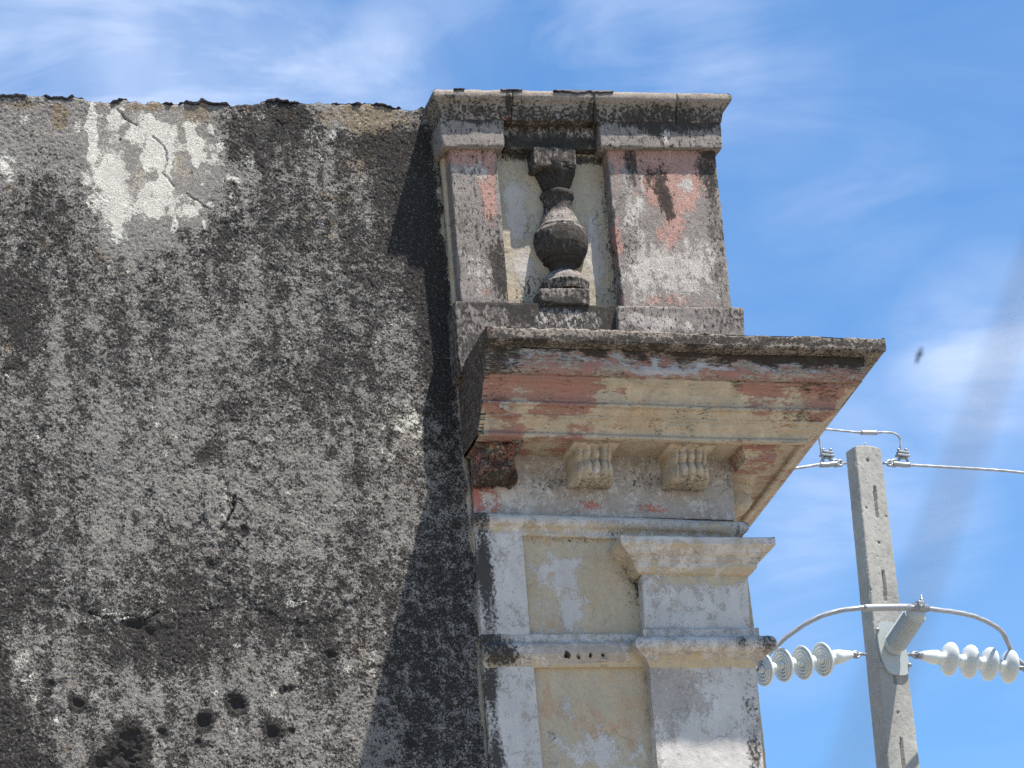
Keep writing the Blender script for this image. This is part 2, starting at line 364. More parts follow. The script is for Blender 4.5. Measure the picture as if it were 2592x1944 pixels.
def mould(name, L, Rr, prof, mat, parent, base, blobs=(), mL=0, mR=0, step=.012, rough=.0008, chip=.004, seed=1, Yb=None, yref=None, warp=.03, caps=True, fn=None):
    """prof: list of (Y, dz) ; L, Rr: (X, Z) reference ends. mL/mR: mitre, X grows by m*(Y0-Y) where Y0 = innermost Y"""
    prof = [(float(a), float(b)) for a, b in prof]; pr, tag = resample(prof, step)
    Y0 = max(p[0] for p in prof); yref = Y0 if yref is None else yref; Lx = Rr[0] - L[0]; nx = max(2, int(abs(Lx) / step))
    t = np.linspace(0, 1, nx + 1); T, K = np.meshgrid(t, np.arange(len(pr)))
    y = pr[K, 0]; dz = pr[K, 1]; out = np.maximum(yref - y, 0)
    x0 = L[0] - mL * out; x1 = Rr[0] + mR * out
    X = x0 + (x1 - x0) * T; Z = L[1] + (Rr[1] - L[1]) * (X - L[0]) / (Lx if abs(Lx) > 1e-6 else 1) + dz
    # normals of profile
    d = np.gradient(pr, axis=0); nn = np.stack([d[:, 1], -d[:, 0]], 1); nn /= np.maximum(np.linalg.norm(nn, axis=1, keepdims=True), 1e-9)
    arc = np.concatenate([[0], np.cumsum(np.linalg.norm(np.diff(pr, axis=0), axis=1))]); A = arc[K]
    Z = Z + (fbm(X * 1.7, X * 0 + 2.5, 77, 3) - .5) * .012
    nz_ = (fbm(X * 8 + seed * 7, A * 8, seed, 3) - .5) * rough * 3 + (fbm(X * 60, A * 60 + seed, seed + 5, 4) - .5) * rough * 2
    ch = np.clip(fbm(X * 14 + seed, A * 3 + seed, seed + 8, 4) - .50, 0, 1) * 7 * chip * tag[K]
    # outward = towards -Y / away from the inner body: chips always pull to +Y
    yy = y + nn[K, 0] * nz_ + ch; zz = Z + nn[K, 1] * nz_
    if fn is not None: yy = yy + fn(X, yy, zz)
    V = np.stack([X.ravel(), yy.ravel(), zz.ravel()], 1); F = gridfaces(nx + 1, len(pr))
    n0 = len(V)
    if caps:
        caps_i = []
        Vl = V.reshape(len(pr), nx + 1, 3)
        for col, m_ in ((0, mL), (nx, mR)):
            if m_: continue
            ring = Vl[:, col].copy(); inner = ring.copy(); inner[:, 1] = Y0 + .02
            b0 = len(V); V = np.concatenate([V, ring, inner]); k = len(pr)
            i = np.arange(k - 1); F = np.concatenate([F, np.stack([b0 + i, b0 + i + 1, b0 + k + i + 1, b0 + k + i], 1)])
    at = stains(V, base, blobs, Yb if Yb is not None else pr[:, 0].min(), warp, seed)
    o = np_mesh(name, V, F, mat, parent, attrs=at)
    fix_normals(o)
    return o
def XZ(px, py, Y): p = P(px, py, Y); return (p.x, p.z)
def lathe_pts(prof, n=24):
    V = []; 
    for r, z in prof:
        for i in range(n):
            a = 2 * math.pi * i / n; V.append((r * math.cos(a), r * math.sin(a), z))
    F = [(k * n + i, k * n + (i + 1) % n, (k + 1) * n + (i + 1) % n, (k + 1) * n + i) for k in range(len(prof) - 1) for i in range(n)]
    if prof[0][0] > 1e-6: F.append(tuple(range(n))[::-1])
    if prof[-1][0] > 1e-6: F.append(tuple((len(prof) - 1) * n + i for i in range(n)))
    return V, F
def frame_from(z, hint=(0, 0, 1)):
    z = Vector(z).normalized(); x = Vector(hint).cross(z)
    if x.length < 1e-4: x = Vector((1, 0, 0)).cross(z)
    x.normalize(); y = z.cross(x); return Matrix((x, y, z)).transposed()
def lathe(name, prof, org, axis, mat, parent, n=24):
    V, F = lathe_pts(prof, n); M3 = frame_from(axis); V = [tuple(Vector(org) + M3 @ Vector(v)) for v in V]
    o = np_mesh(name, V, F, mat, parent); fix_normals(o); return o
def catmull(pts, n=10):
    pts = [Vector(p) for p in pts]; pts = [pts[0] * 2 - pts[1]] + pts + [pts[-1] * 2 - pts[-2]]; out = []
    for i in range(1, len(pts) - 2):
        p0, p1, p2, p3 = pts[i - 1:i + 3]
        for k in range(n):
            t = k / n; out.append(.5 * ((2 * p1) + (p2 - p0) * t + (2 * p0 - 5 * p1 + 4 * p2 - p3) * t * t + (3 * p1 - p0 - 3 * p2 + p3) * t ** 3))
    out.append(pts[-2]); return out
def tube(name, pts, rad, mat, parent, n=12, strands=0, pitch=.12, smoothn=10):
    """round or stranded cable along points"""
    c = catmull(pts, smoothn) if smoothn else [Vector(p) for p in pts]
    V = []; s = 0.0; hint = Vector((0.13, 0.2, 1)).normalized(); prev = None
    for i, p in enumerate(c):
        t = (c[min(i + 1, len(c) - 1)] - c[max(i - 1, 0)]).normalized()
        if prev is None: x = hint.cross(t).normalized()
        else: x = (prev - t * prev.dot(t)).normalized()
        prev = x; y = t.cross(x)
        if i: s += (c[i] - c[i - 1]).length
        for k in range(n):
            a = 2 * math.pi * k / n; r = rad * (1 + (.13 * math.cos(strands * a + s / pitch * 2 * math.pi) if strands else 0))
            V.append(p + (x * math.cos(a) + y * math.sin(a)) * r)
    F = [(k * n + i, k * n + (i + 1) % n, (k + 1) * n + (i + 1) % n, (k + 1) * n + i) for k in range(len(c) - 1) for i in range(n)]
    F.append(tuple(range(n))[::-1]); F.append(tuple((len(c) - 1) * n + i for i in range(n)))
    return np_mesh(name, [tuple(v) for v in V], F, mat, parent)
def boxm(name, org, ax, size, mat, parent, bev=.004):
    """small bevelled box: org centre, ax 3x3 matrix, size full"""
    import bmesh
    bm = bmesh.new(); bmesh.ops.create_cube(bm, size=1)
    for v in bm.verts: v.co = Vector((v.co.x * size[0], v.co.y * size[1], v.co.z * size[2]))
    bmesh.ops.bevel(bm, geom=bm.edges[:], offset=bev, segments=2, affect='EDGES', profile=.5)
    for v in bm.verts: v.co = Vector(org) + ax @ v.co
    V = [tuple(v.co) for v in bm.verts]; bm.verts.index_update(); F = [tuple(v.index for v in f.verts) for f in bm.faces]; bm.free()
    return np_mesh(name, V, F, mat, parent, smooth=False)

# ================================================================== GROUND
g = np_mesh('ground', [(-400, -400, 0), (400, -400, 0), (400, 3000, 0), (-400, 3000, 0)], [(0, 1, 2, 3)], M_grnd, None, smooth=False)
g['kind'] = 'structure'

# ================================================================== OLD DARK WALL
wall_root = thing('plaster_wall', 'dark lichen-covered blank wall filling the left of the photo, left of the ornate corner', 'wall', Vector((-1.5, .15, 0)))
def build_wall():
    eL = [(-90, 240), (-90, 2120)]
    edge = [(1094, 262), (1118, 435), (1154, 755), (1178, 1044), (1206, 1340), (1228, 1640), (1245, 1944), (1256, 2120)]
    EX = [P(a, b, 0) for a, b in edge]; ez = np.array([p.z for p in EX])[::-1]; ex = np.array([p.x for p in EX])[::-1]
    xl = P(-90, 240, 0).x - .15; top = [(-90, 241), (0, 243), (170, 250), (420, 253), (560, 262), (720, 258), (860, 262), (1000, 264), (1110, 270)]
    TX = [P(a, b, 0) for a, b in top]
    zb = P(600, 2080, 0).z
    step = .0052; nu = int(2.95 / step); nv = int(4.2 / step)
    u = np.linspace(0, 1, nu); v = np.linspace(0, 1, nv)
    xr_top = P(1094, 262, 0).x
    U, Vv = np.meshgrid(u, v)
    X0 = xl + (xr_top - xl) * U
    zt = np.interp(X0, [p.x for p in TX], [p.z for p in TX])
    tn = fbm(X0 * 2.6, X0 * 0 + .5, 5, 5) - .5; stepn = np.round(fbm(X0 * 5.5, X0 * 0, 31, 2) * 5) / 5 - .5
    zt = zt + tn * .030 + stepn * .05 - .004 + (fbm(X0 * 22, X0 * 0 + 3, 9, 4, .6) - .5) * .034
    Z = zt + (zb - zt) * Vv
    xr = np.interp(Z, ez, ex); X = xl + (xr - xl) * U
    # relief
    med = fbm(X * 14, Z * 14, 11, 4) - .5; fin = fbm(X * 75, Z * 75, 21, 4, .65) - .5; bg_ = fbm(X * 2.2, Z * 2.2, 2, 3) - .5
    lump = np.abs(fbm(X * 30, Z * 30, 41, 3) - .5)
    cs = P(380, 420, 0); sm = 1 - .75 * sstep(1.2, .7, np.sqrt(((X - cs.x) / .40) ** 2 + ((Z - cs.z) / .46) ** 2) + (fbm(X * 7, Z * 7, 51, 4) - .5) * .8)
    rel = bg_ * .016 + med * .008 * sm + fin * .010 * sm - lump * .004 * sm
    Xf = X.ravel(); Zf = Z.ravel()
    # shallow spalled layers with a broken edge (lower half of the wall)
    def spall(px, py, rx, ry, dep, seed, sh=.06):
        c = P(px, py, 0); wx = X + sh * 2 * (fbm(X * 6, Z * 6, seed, 5) - .5); wz = Z + sh * 2 * (fbm(X * 6 + 9, Z * 6, seed + 3, 5) - .5)
        d = ((wx - c.x) / (rx / 450)) ** 2 + ((wz - c.z) / (ry / 417)) ** 2 + (fbm(X * 34, Z * 34, seed + 6, 4) - .5) * .5
        return sstep(1.0, .9, d) * dep * sstep(c.z + .22, c.z - .05, Z)
    rel = rel + spall(370, 1400, 230, 170, .005, 61) + spall(760, 1480, 150, 90, .006, 71) + spall(570, 1260, 60, 120, .006, 84)
    holes = [(598, 1778, 19, 19), (516, 1827, 17, 18), (688, 1853, 15, 15), (198, 1783, 12, 12), (330, 1885, 30, 36), (310, 1935, 34, 40), (254, 1934, 14, 14), (838, 1660, 12, 9), (410, 1851, 9, 9), (130, 1731, 7, 7), (740, 1850, 6, 6),
             (617, 1340, 9, 10), (535, 1427, 7, 7), (740, 1744, 6, 6), (722, 1745, 6, 6), (500, 1878, 7, 7), (345, 1580, 22, 12), (835, 1655, 12, 8), (1040, 1880, 8, 8), (128, 1757, 5, 5), (180, 1823, 5, 5), (380, 1600, 8, 8), (305, 355, 3, 3), (480, 440, 3, 3)]
    blobs = []
    for hx, hy, rx, ry in holes:
        c = P(hx, hy, 0); d = np.sqrt(((X - c.x) / (rx / 450)) ** 2 + ((Z - c.z) / (ry / 417)) ** 2) + (fbm(X * 45, Z * 45, 7, 4) - .5) * .75
        rel = rel - sstep(1.25, .5, d) * min(.020, rx / 450 * .5)
        blobs.append(('dark', hx, hy, rx * 1.08, ry * 1.08, 2.4)); blobs.append(('grain', hx, hy, rx, ry, -1))
    def crack(pts, wpx, dep):
        nonlocal rel
        for k in range(len(pts) - 1):
            a = P(*pts[k], 0); b = P(*pts[k + 1], 0); dx, dz_ = b.x - a.x, b.z - a.z; L2 = dx * dx + dz_ * dz_
            wx = X + (fbm(X * 30, Z * 30, 88, 3) - .5) * .02; wz = Z + (fbm(X * 30 + 5, Z * 30, 98, 3) - .5) * .02
            t = np.clip(((wx - a.x) * dx + (wz - a.z) * dz_) / L2, 0, 1); d = np.hypot(wx - a.x - t * dx, wz - a.z - t * dz_)
            rel = rel - sstep(wpx / 450, wpx / 900, d) * dep
    crack([(592, 1256), (590, 1290), (578, 1315), (560, 1342)], 3.4, .02); crack([(560, 1240), (592, 1262), (612, 1268)], 2.5, .012)
    crack([(298, 275), (318, 300), (345, 318)], 2.5, .010); crack([(390, 345), (418, 370), (425, 400), (415, 440), (440, 470)], 2.5, .010); crack([(470, 490), (500, 510), (530, 530)], 2.5, .008)
    crack([(225, 1550), (260, 1562), (330, 1560), (370, 1566), (400, 1552)], 3.1, .014); crack([(700, 300), (712, 320)], 2.5, .01)
    # rounded right arris and the top edge
    dr = xr - X; rel = rel - np.clip(.03 - dr, 0, .03) ** 2 / .03 * .8
    dt = zt - Z; rel = rel - np.clip(.02 - dt, 0, .02) ** 2 / .02 * .8
    Y = -rel
    V = np.stack([X.ravel(), Y.ravel(), Z.ravel()], 1); F = gridfaces(nu, nv)
    # thickness: top, right, left and bottom strips back to Y=.35
    def strip(idx):
        nonlocal V, F
        b0 = len(V); ring = V[idx].copy(); inner = ring.copy(); inner[:, 1] = .35
        V = np.concatenate([V, inner]); i = np.arange(len(idx) - 1)
        F = np.concatenate([F, np.stack([idx[i], idx[i + 1], b0 + i + 1, b0 + i], 1)])
    G = np.arange(nu * nv).reshape(nv, nu)
    strip(G[0, :].copy()); strip(G[:, -1].copy()); strip(G[:, 0].copy()); strip(G[-1, :].copy())
    base = {'dark': .53, 'grain': 1.0, 'white': .06, 'brown': .05, 'cream': .0}
    B = blobs + [
        # exposed old limewash, top left
        ('white', 232, 320, 13, 62, 1.15), ('white', 290, 300, 40, 40, 0.53), ('white', 390, 345, 55, 62, 0.83), ('white', 415, 425, 20, 60, 1.0), ('white', 268, 440, 45, 90, 0.49), ('white', 490, 345, 14, 60, 1.1),
        ('white', 530, 385, 40, 40, 0.46), ('white', 405, 520, 50, 50, .62), ('white', 320, 500, 60, 60, 0.36), ('white', 290, 570, 50, 60, 0.40), ('white', 485, 530, 35, 40, .35), ('white', 300, 430, 40, 60, .25), ('white', 585, 460, 30, 12, 0.59),
        ('white', 665, 335, 25, 35, 0.63), ('white', 790, 345, 26, 40, 0.63), ('white', 850, 345, 14, 14, 0.59), ('white', 620, 300, 20, 20, 0.33), ('white', 640, 410, 24, 12, 0.46), ('white', 15, 425, 35, 50, 0.56), ('white', 60, 310, 16, 40, 0.40), ('white', 110, 320, 30, 50, 0.30), ('white', 730, 400, 30, 30, 0.20),
        ('dark', 370, 430, 170, 190, -.60), ('dark', 90, 340, 130, 110, -.30), ('dark', 500, 370, 60, 110, -.2),
        *[('white', rng.uniform(200, 600), rng.uniform(290, 590), rng.uniform(5, 13), rng.uniform(8, 24), rng.uniform(.4, .9)) for _ in range(26)],
        *[('white', rng.uniform(0, 1080), rng.uniform(300, 1880), rng.uniform(4, 9), rng.uniform(4, 12), rng.uniform(.3, .8)) for _ in range(70)],
        ('white', 380, 430, 180, 150, .07), ('cream', 400, 400, 150, 150, .5), ('dark', 380, 430, 160, 170, -.2),
        # ochre at the top
        ('brown', 150, 298, 22, 32, .95), ('brown', 60, 262, 60, 12, .7), ('brown', 300, 268, 90, 14, .5), ('brown', 390, 262, 50, 16, .7), ('brown', 500, 285, 45, 34, .8), ('brown', 625, 275, 14, 14, .9), ('brown', 720, 290, 30, 28, .8),
        ('brown', 940, 290, 100, 42, .95), ('brown', 930, 350, 60, 60, .5), ('brown', 820, 500, 22, 16, .8), ('brown', 860, 500, 20, 16, .8), ('brown', 900, 420, 50, 34, .55), ('brown', 780, 560, 12, 10, .8), ('brown', 835, 600, 10, 9, .9), ('brown', 110, 615, 14, 12, .8), ('brown', 258, 655, 10, 10, .9), ('brown', 15, 880, 16, 14, .8), ('brown', 130, 596, 8, 8, .7), ('brown', 24, 480, 12, 8, .8), ('brown', 845, 568, 12, 9, .8), ('brown', 800, 300, 40, 20, .5),
        ('dark', 940, 290, 110, 48, -.7),
        # black moss, plus shade painted into the colour down the right corner
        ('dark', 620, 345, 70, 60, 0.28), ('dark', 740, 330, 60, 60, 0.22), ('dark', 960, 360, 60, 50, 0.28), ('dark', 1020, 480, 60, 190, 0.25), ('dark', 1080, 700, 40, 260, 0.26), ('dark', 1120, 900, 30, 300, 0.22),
        ('dark', 40, 760, 60, 90, 0.28), ('dark', 420, 760, 90, 130, 0.10), ('dark', 200, 430, 70, 120, 0.14), ('dark', 700, 560, 190, 110, 0.09), ('dark', 900, 660, 70, 70, 0.10), ('dark', 570, 1130, 90, 110, 0.11), ('dark', 380, 1640, 170, 70, 0.14),
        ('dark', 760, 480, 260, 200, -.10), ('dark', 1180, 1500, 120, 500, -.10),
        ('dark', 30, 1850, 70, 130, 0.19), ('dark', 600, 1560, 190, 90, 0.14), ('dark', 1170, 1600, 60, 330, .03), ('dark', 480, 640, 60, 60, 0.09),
        ('dark', 1050, 500, 60, 220, .16), ('dark', 1110, 1000, 50, 300, .08), ('dark', 1140, 1500, 50, 400, .05),  # column over the mossy corner, darkened to deepen the shadow cast there
        # paler, smoother plaster below
        ('dark', 300, 1200, 420, 190, -.10), ('dark', 800, 1250, 200, 240, -.08), ('dark', 200, 1700, 60, 240, -.14), ('dark', 640, 1760, 120, 190, -.16), ('dark', 930, 1780, 70, 230, -.14), ('dark', 900, 1900, 150, 80, -.10), ('dark', 60, 1700, 40, 110, -.3),
        ('white', 60, 1680, 30, 70, .5), ('white', 250, 1570, 100, 14, .40), ('white', 570, 1290, 16, 60, .55), ('white', 480, 1200, 22, 30, .5), ('white', 345, 1555, 60, 10, .4), ('white', 300, 1548, 100, 12, .45), ('white', 430, 1530, 30, 16, .5), ('white', 730, 1520, 70, 16, .40), ('white', 640, 1500, 20, 18, .4), ('white', 585, 1620, 22, 12, .7), ('white', 845, 1655, 22, 9, .8), ('white', 1010, 1040, 60, 80, .35), ('white', 1060, 1130, 40, 100, .3), ('white', 730, 1290, 60, 50, .22), ('white', 905, 1660, 40, 90, .3),
        ('brown', 200, 1670, 36, 60, .45), ('brown', 620, 1820, 30, 60, .35), ('brown', 640, 1690, 70, 40, .3), ('brown', 910, 1670, 40, 60, .45), ('brown', 200, 1900, 60, 40, .4),
        # pale strip along the corner
    ]
    for k in range(9):
        yy = 420 + k * 175; xx = np.interp(yy, [e[1] for e in edge], [e[0] for e in edge]) - 7
        B.append(('cream', xx, yy, 8 + (k % 3) * 2, 120, 1.0 if k > 3 else .8)); B.append(('dark', xx, yy, 9, 120, -.45 if k % 3 else -.2))
    for k in range(60):
        B.append(('dark', rng.uniform(0, 1150), rng.uniform(350, 1900), rng.uniform(8, 26), rng.uniform(8, 30), rng.uniform(.06, .26)))
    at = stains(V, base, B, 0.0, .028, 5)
    # long-scale variation and the side strip
    xx = V[:, 0].astype(float); zz = V[:, 2].astype(float)
    at['soil_shade'][:, 0] += (fbm(xx * 1.7, zz * 1.7, 3, 4) - .5) * .30 + (fbm(xx * 9, zz * 1.1, 8, 4) - .5) * .34 + (fbm(xx * 26, zz * 26, 12, 5, .6) - .5) * .62
    at['paint'][:, 2] += np.clip((fbm(xx * 12, zz * 12, 66, 4) - .58) * 2.2, 0, .35)
    k_ = at['soil_shade'][:, 0]; at['soil_shade'][:, 0] = np.where(k_ > .74, .74 + .30 * (k_ - .74), k_)
    for a in at: at[a] = np.clip(at[a], 0, 1.25)
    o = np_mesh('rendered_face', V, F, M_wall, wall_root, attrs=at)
    # dark waterproofing crust along the top
    segs = [(-90, 405), (404, 760), (759, 1093)]
    for k, (a, b) in enumerate(segs):
        n = int((b - a) / 3.5); xs = np.linspace(P(a, 250, 0).x, P(b, 255, 0).x, n)
        z0 = np.interp(xs, X0[0], zt[0]) ; pts = []
        ends = np.sin(np.linspace(0, math.pi, n)) ** .12
        V2 = []; 
        for i, x in enumerate(xs):
            on = float(sstep(.40, .52, fbm(np.array([x * 6.5]), np.array([.7]), 45, 5, .6))[0])
            th = -.003 + on * (.003 + .012 * float(fbm(np.array([x * 25.]), np.array([3.3]), 4, 3)[0]))
            lo = z0[i] - .001 - on * .011 * max(0, float(fbm(np.array([x * 30.]), np.array([1.7]), 6, 3)[0]) - .30) * 2
            yo = .012 - on * (.020 + .008 * float(fbm(np.array([x * 20.]), np.array([.5]), 16, 3)[0]))
            V2 += [(x, .2, z0[i] + th), (x, yo + .004, z0[i] + th), (x, yo, z0[i] + th * .5), (x, yo + .003, lo), (x, .02, lo)]
        F2 = [(i * 5 + j, i * 5 + j + 1, i * 5 + 6 + j, i * 5 + 5 + j) for i in range(n - 1) for j in range(4)]
        F2 += [(0, 1, 2, 3, 4), tuple((n - 1) * 5 + j for j in range(5))]
        o = np_mesh('bitumen_crust', V2, F2, M_bit, wall_root, smooth=False); fix_normals(o)
    # the wall goes on below and to the ground
    zb2 = zb; V3 = []
    for x, y in ((xl, .02), (P(1256, 2120, 0).x, .02), (P(1256, 2120, 0).x, .35), (xl, .35)): V3 += [(x, y, zb2 + .01), (x, y, 0)]
    o = np_mesh('wall_base', V3, [(0, 1, 3, 2), (2, 3, 5, 4), (4, 5, 7, 6), (6, 7, 1, 0)], M_wall, wall_root, smooth=False,
                attrs={'paint': np.zeros((8, 3)), 'soil_shade': np.tile([.5, 0, 1], (8, 1))}); fix_normals(o)
build_wall()

# ================================================================== ORNATE BUILDING CORNER
fac = thing('corner_building', 'ornate facade corner with balustrade parapet, deep pink and cream cornice and pilasters', 'building', Vector((.8, 2, 0)))
PB = {'grain': .8, 'dark': .2}
# ---- coping
cl_, cr_ = XZ(1096, 221, -.25), XZ(1849, 233, -.25)
cprof = [(.10, 0), (-.215, .002), (-.236, -.002), (-.247, -.014), (-.252, -.034), (-.250, -.052), (-.242, -.066), (-.228, -.074), (-.222, -.080), (-.222, -.088), (-.212, -.100), (-.203, -.122), (-.198, -.150), (-.194, -.170), (-.19, -.172), (.05, -.174)]
def cz(px): 
    x = P(px, 225, -.25).x; t = (x - cl_[0]) / (cr_[0] - cl_[0]); return (x, cl_[1] + (cr_[1] - cl_[1]) * t)
# reference X for mitres is the innermost Y; compensate
cuts = [1096, 1296, 1502, 1711, 1849]
for k in range(4):
    a = cz(cuts[k]); b = cz(cuts[k + 1]); g_ = .0035
    A = (a[0] + g_, a[1]); Bq = (b[0] - g_, b[1])
    if k == 0: A = (a[0] + .062, a[1])
    if k == 3: Bq = (b[0] - .062, b[1])
    cb = {'dark': .42, 'grain': 1.0, 'brown': .16, 'white': .10}
    bl = [('dark', 1450, 290, 400, 20, .20), ('dark', 1450, 235, 420, 16, -.30), ('dark', 1700, 275, 140, 22, .2), ('pink', 1212, 280, 20, 10, .62), ('pink', 1290, 287, 12, 8, .72), ('white', 1420, 282, 30, 14, .4), ('dark', 1290, 245, 8, 30, .6), ('dark', 1503, 260, 6, 50, .4)]
    mould('coping_block', A, Bq, cprof, M_cop, fac, cb, bl, mL=1 if k == 0 else 0, mR=1 if k == 3 else 0, yref=-.19, step=.012, rough=.0016, chip=.005, seed=20 + k, Yb=-.25)
def returns(name, side, xref, z, prof, yref, yend, mat, base, blobs=(), step=.012, seed=1, Yb=-.2, rough=.003, ystep=.025, k=1.0, skew=0.0):
    """the same profile carried round the corner, running back from the mitre"""
    p, tg = resample(prof, step); n = max(4, int(abs(yend - yref) / ystep)); t = np.linspace(0, 1, n)
    T, K = np.meshgrid(t, np.arange(len(p))); y0 = p[K, 0]; out = np.maximum(yref - y0, 0); y0 = np.minimum(y0, yref)
    Yv = y0 + (yend - y0) * T; X = xref + side * out * k + skew * (Yv - y0) + (fbm(Yv * 12, p[K, 1] * 60, seed, 4) - .5) * rough; Z = z + p[K, 1]
    V = np.stack([X.ravel(), Yv.ravel(), Z.ravel()], 1); at = stains(V, base, blobs, Yb)
    o = np_mesh(name, V, gridfaces(n, len(p)), mat, fac, attrs=at)
    return o
cb = {'dark': .5, 'grain': 1.0, 'brown': .15}
returns('coping_return', -1, cz(1096)[0] + .062, cz(1096)[1], cprof, -.19, .12, M_cop, cb)
returns('coping_return', 1, cz(1849)[0] - .062, cz(1849)[1], cprof, -.19, .12, M_cop, cb)
# bitumen left on top of the coping, curling over the edge
for a, b in ((1150, 1176), (1268, 1322), (1402, 1496), (1494, 1552)):
    n = max(7, int((b - a) / 5)); V2 = []
    for i in range(n):
        px = a + (b - a) * i / (n - 1); x, z = cz(px); e = math.sin(math.pi * i / (n - 1)) ** .5
        q = float(fbm(np.array([x * 22.]), np.array([a * .01]), 6, 3)[0]); dr = (.002 + .062 * max(0, q - .25) * e) * (1.0 if b - a > 30 else .5)
        V2 += [(x, 0, z + .0015 * e), (x, -.235, z + .0015 * e), (x, -.254, z - .004), (x, -.258, z - dr * .6 - .006), (x, -.250, z - dr - .010)]
    F2 = [(i * 5 + j, i * 5 + j + 1, i * 5 + 6 + j, i * 5 + 5 + j) for i in range(n - 1) for j in range(4)] + [(0, 1, 2, 3, 4), tuple((n - 1) * 5 + j for j in range(5))]
    o = np_mesh('bitumen_patch', V2, F2, M_bit, fac, smooth=False); fix_normals(o)
# ---- blocks, lintel, piers, niche, plinths
PG = {'dark': .30, 'grain': .9, 'white': .10}
qbox('frieze_block', [(1113, 296), (1274, 300), (1277, 372), (1119, 371)], -.19, .22, M_par, fac, {'dark': .38, 'grain': .8, 'white': .12}, [('dark', 1190, 300, 90, 12, .4)], seed=31)
qbox('frieze_block', [(1516, 303), (1825, 309), (1829, 374), (1521, 373)], -.19, .22, M_par, fac, {'dark': .42, 'grain': .8, 'white': .12}, [('dark', 1680, 312, 170, 16, .45), ('white', 1685, 340, 18, 28, .8), ('dark', 1668, 330, 30, 26, .25)], seed=32)
qbox('lintel', [(1272, 299), (1520, 303), (1523, 378), (1276, 377)], -.105, .14, M_par, fac, {'dark': .64, 'grain': 1, 'white': .30}, [('white', 1330, 345, 60, 10, .5), ('white', 1420, 340, 70, 12, .5), ('white', 1495, 345, 20, 16, .7), ('dark', 1400, 362, 130, 16, .4)], seed=33, rough=.003, chip=.012)
qbox('pier', [(1136, 366), (1255, 366), (1289, 772), (1168, 770)], -.145, .13, M_par, fac, {'dark': .33, 'grain': 1.0, 'white': .26, 'pink': .14},
     [('pink', 1195, 385, 80, 38, .95), ('pink', 1238, 480, 18, 80, .75), ('pink', 1230, 440, 30, 50, .45), ('white', 1170, 430, 40, 20, .3), ('white', 1215, 440, 20, 30, .3), ('white', 1215, 700, 60, 60, .3), ('pink', 1230, 735, 60, 20, .35), ('dark', 1270, 690, 26, 80, .45), ('dark', 1215, 590, 60, 160, .12), ('dark', 1190, 385, 60, 16, .12)], seed=34, warp=.02)
qbox('pier', [(1535, 368), (1809, 370), (1853, 784), (1577, 778)], -.145, .13, M_par, fac, {'dark': .29, 'grain': 1.0, 'white': .32, 'pink': .26},
     [('pink', 1670, 395, 160, 30, .75), ('pink', 1560, 430, 14, 90, .35), ('pink', 1700, 470, 60, 90, .50), ('pink', 1640, 470, 30, 60, .3), ('pink', 1560, 600, 12, 80, .35), ('pink', 1700, 610, 40, 60, .35), ('pink', 1750, 480, 40, 60, .3), ('pink', 1690, 760, 160, 14, .35),
      ('dark', 1598, 410, 22, 50, .42), ('dark', 1678, 480, 18, 66, .55), ('dark', 1644, 450, 14, 34, .35), ('dark', 1692, 530, 14, 40, .4), ('dark', 1790, 430, 30, 70, .38), ('dark', 1815, 620, 20, 160, .22), ('white', 1600, 520, 30, 80, .3), ('white', 1680, 700, 120, 60, .38), ('white', 1640, 640, 30, 60, .3), ('white', 1765, 650, 50, 70, .25), ('white', 1740, 470, 20, 60, .3), ('dark', 1590, 620, 30, 60, .2), ('dark', 1560, 700, 10, 90, .3), ('dark', 1800, 390, 30, 16, .3)], seed=35, warp=.035)
qbox('niche_back', [(1110, 297), (1800, 305), (1846, 800), (1151, 800)], -.035, .40, M_par, fac, {'cream': 1.1, 'grain': .4, 'white': .32, 'dark': .10},
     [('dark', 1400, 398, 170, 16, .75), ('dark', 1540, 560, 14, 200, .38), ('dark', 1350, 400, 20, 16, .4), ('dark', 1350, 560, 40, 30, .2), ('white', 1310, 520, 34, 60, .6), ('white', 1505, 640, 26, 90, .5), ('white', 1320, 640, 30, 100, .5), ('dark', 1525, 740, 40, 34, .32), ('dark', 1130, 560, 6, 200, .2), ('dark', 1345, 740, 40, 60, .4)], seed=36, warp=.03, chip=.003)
qbox('plinth_course', [(1151, 762), (1564, 773), (1569, 930), (1162, 948)], -.175, .22, M_par, fac, {'dark': .62, 'grain': 1.1, 'white': .12},
     [('white', 1430, 808, 60, 34, .62), ('white', 1360, 802, 26, 20, .5), ('white', 1520, 808, 40, 26, .5), ('dark', 1400, 770, 170, 12, .5), ('dark', 1545, 800, 20, 50, .4), ('dark', 1320, 790, 30, 24, .3), ('dark', 1220, 800, 90, 40, -.05)], seed=37, rough=.002)
qbox('plinth_block', [(1563, 773), (1882, 779), (1890, 945), (1570, 935)], -.215, .25, M_par, fac, {'dark': .42, 'grain': 1.0, 'white': .25}, [('white', 1640, 815, 60, 22, .5), ('white', 1720, 822, 80, 18, .4), ('dark', 1860, 800, 50, 30, .12)], seed=38)
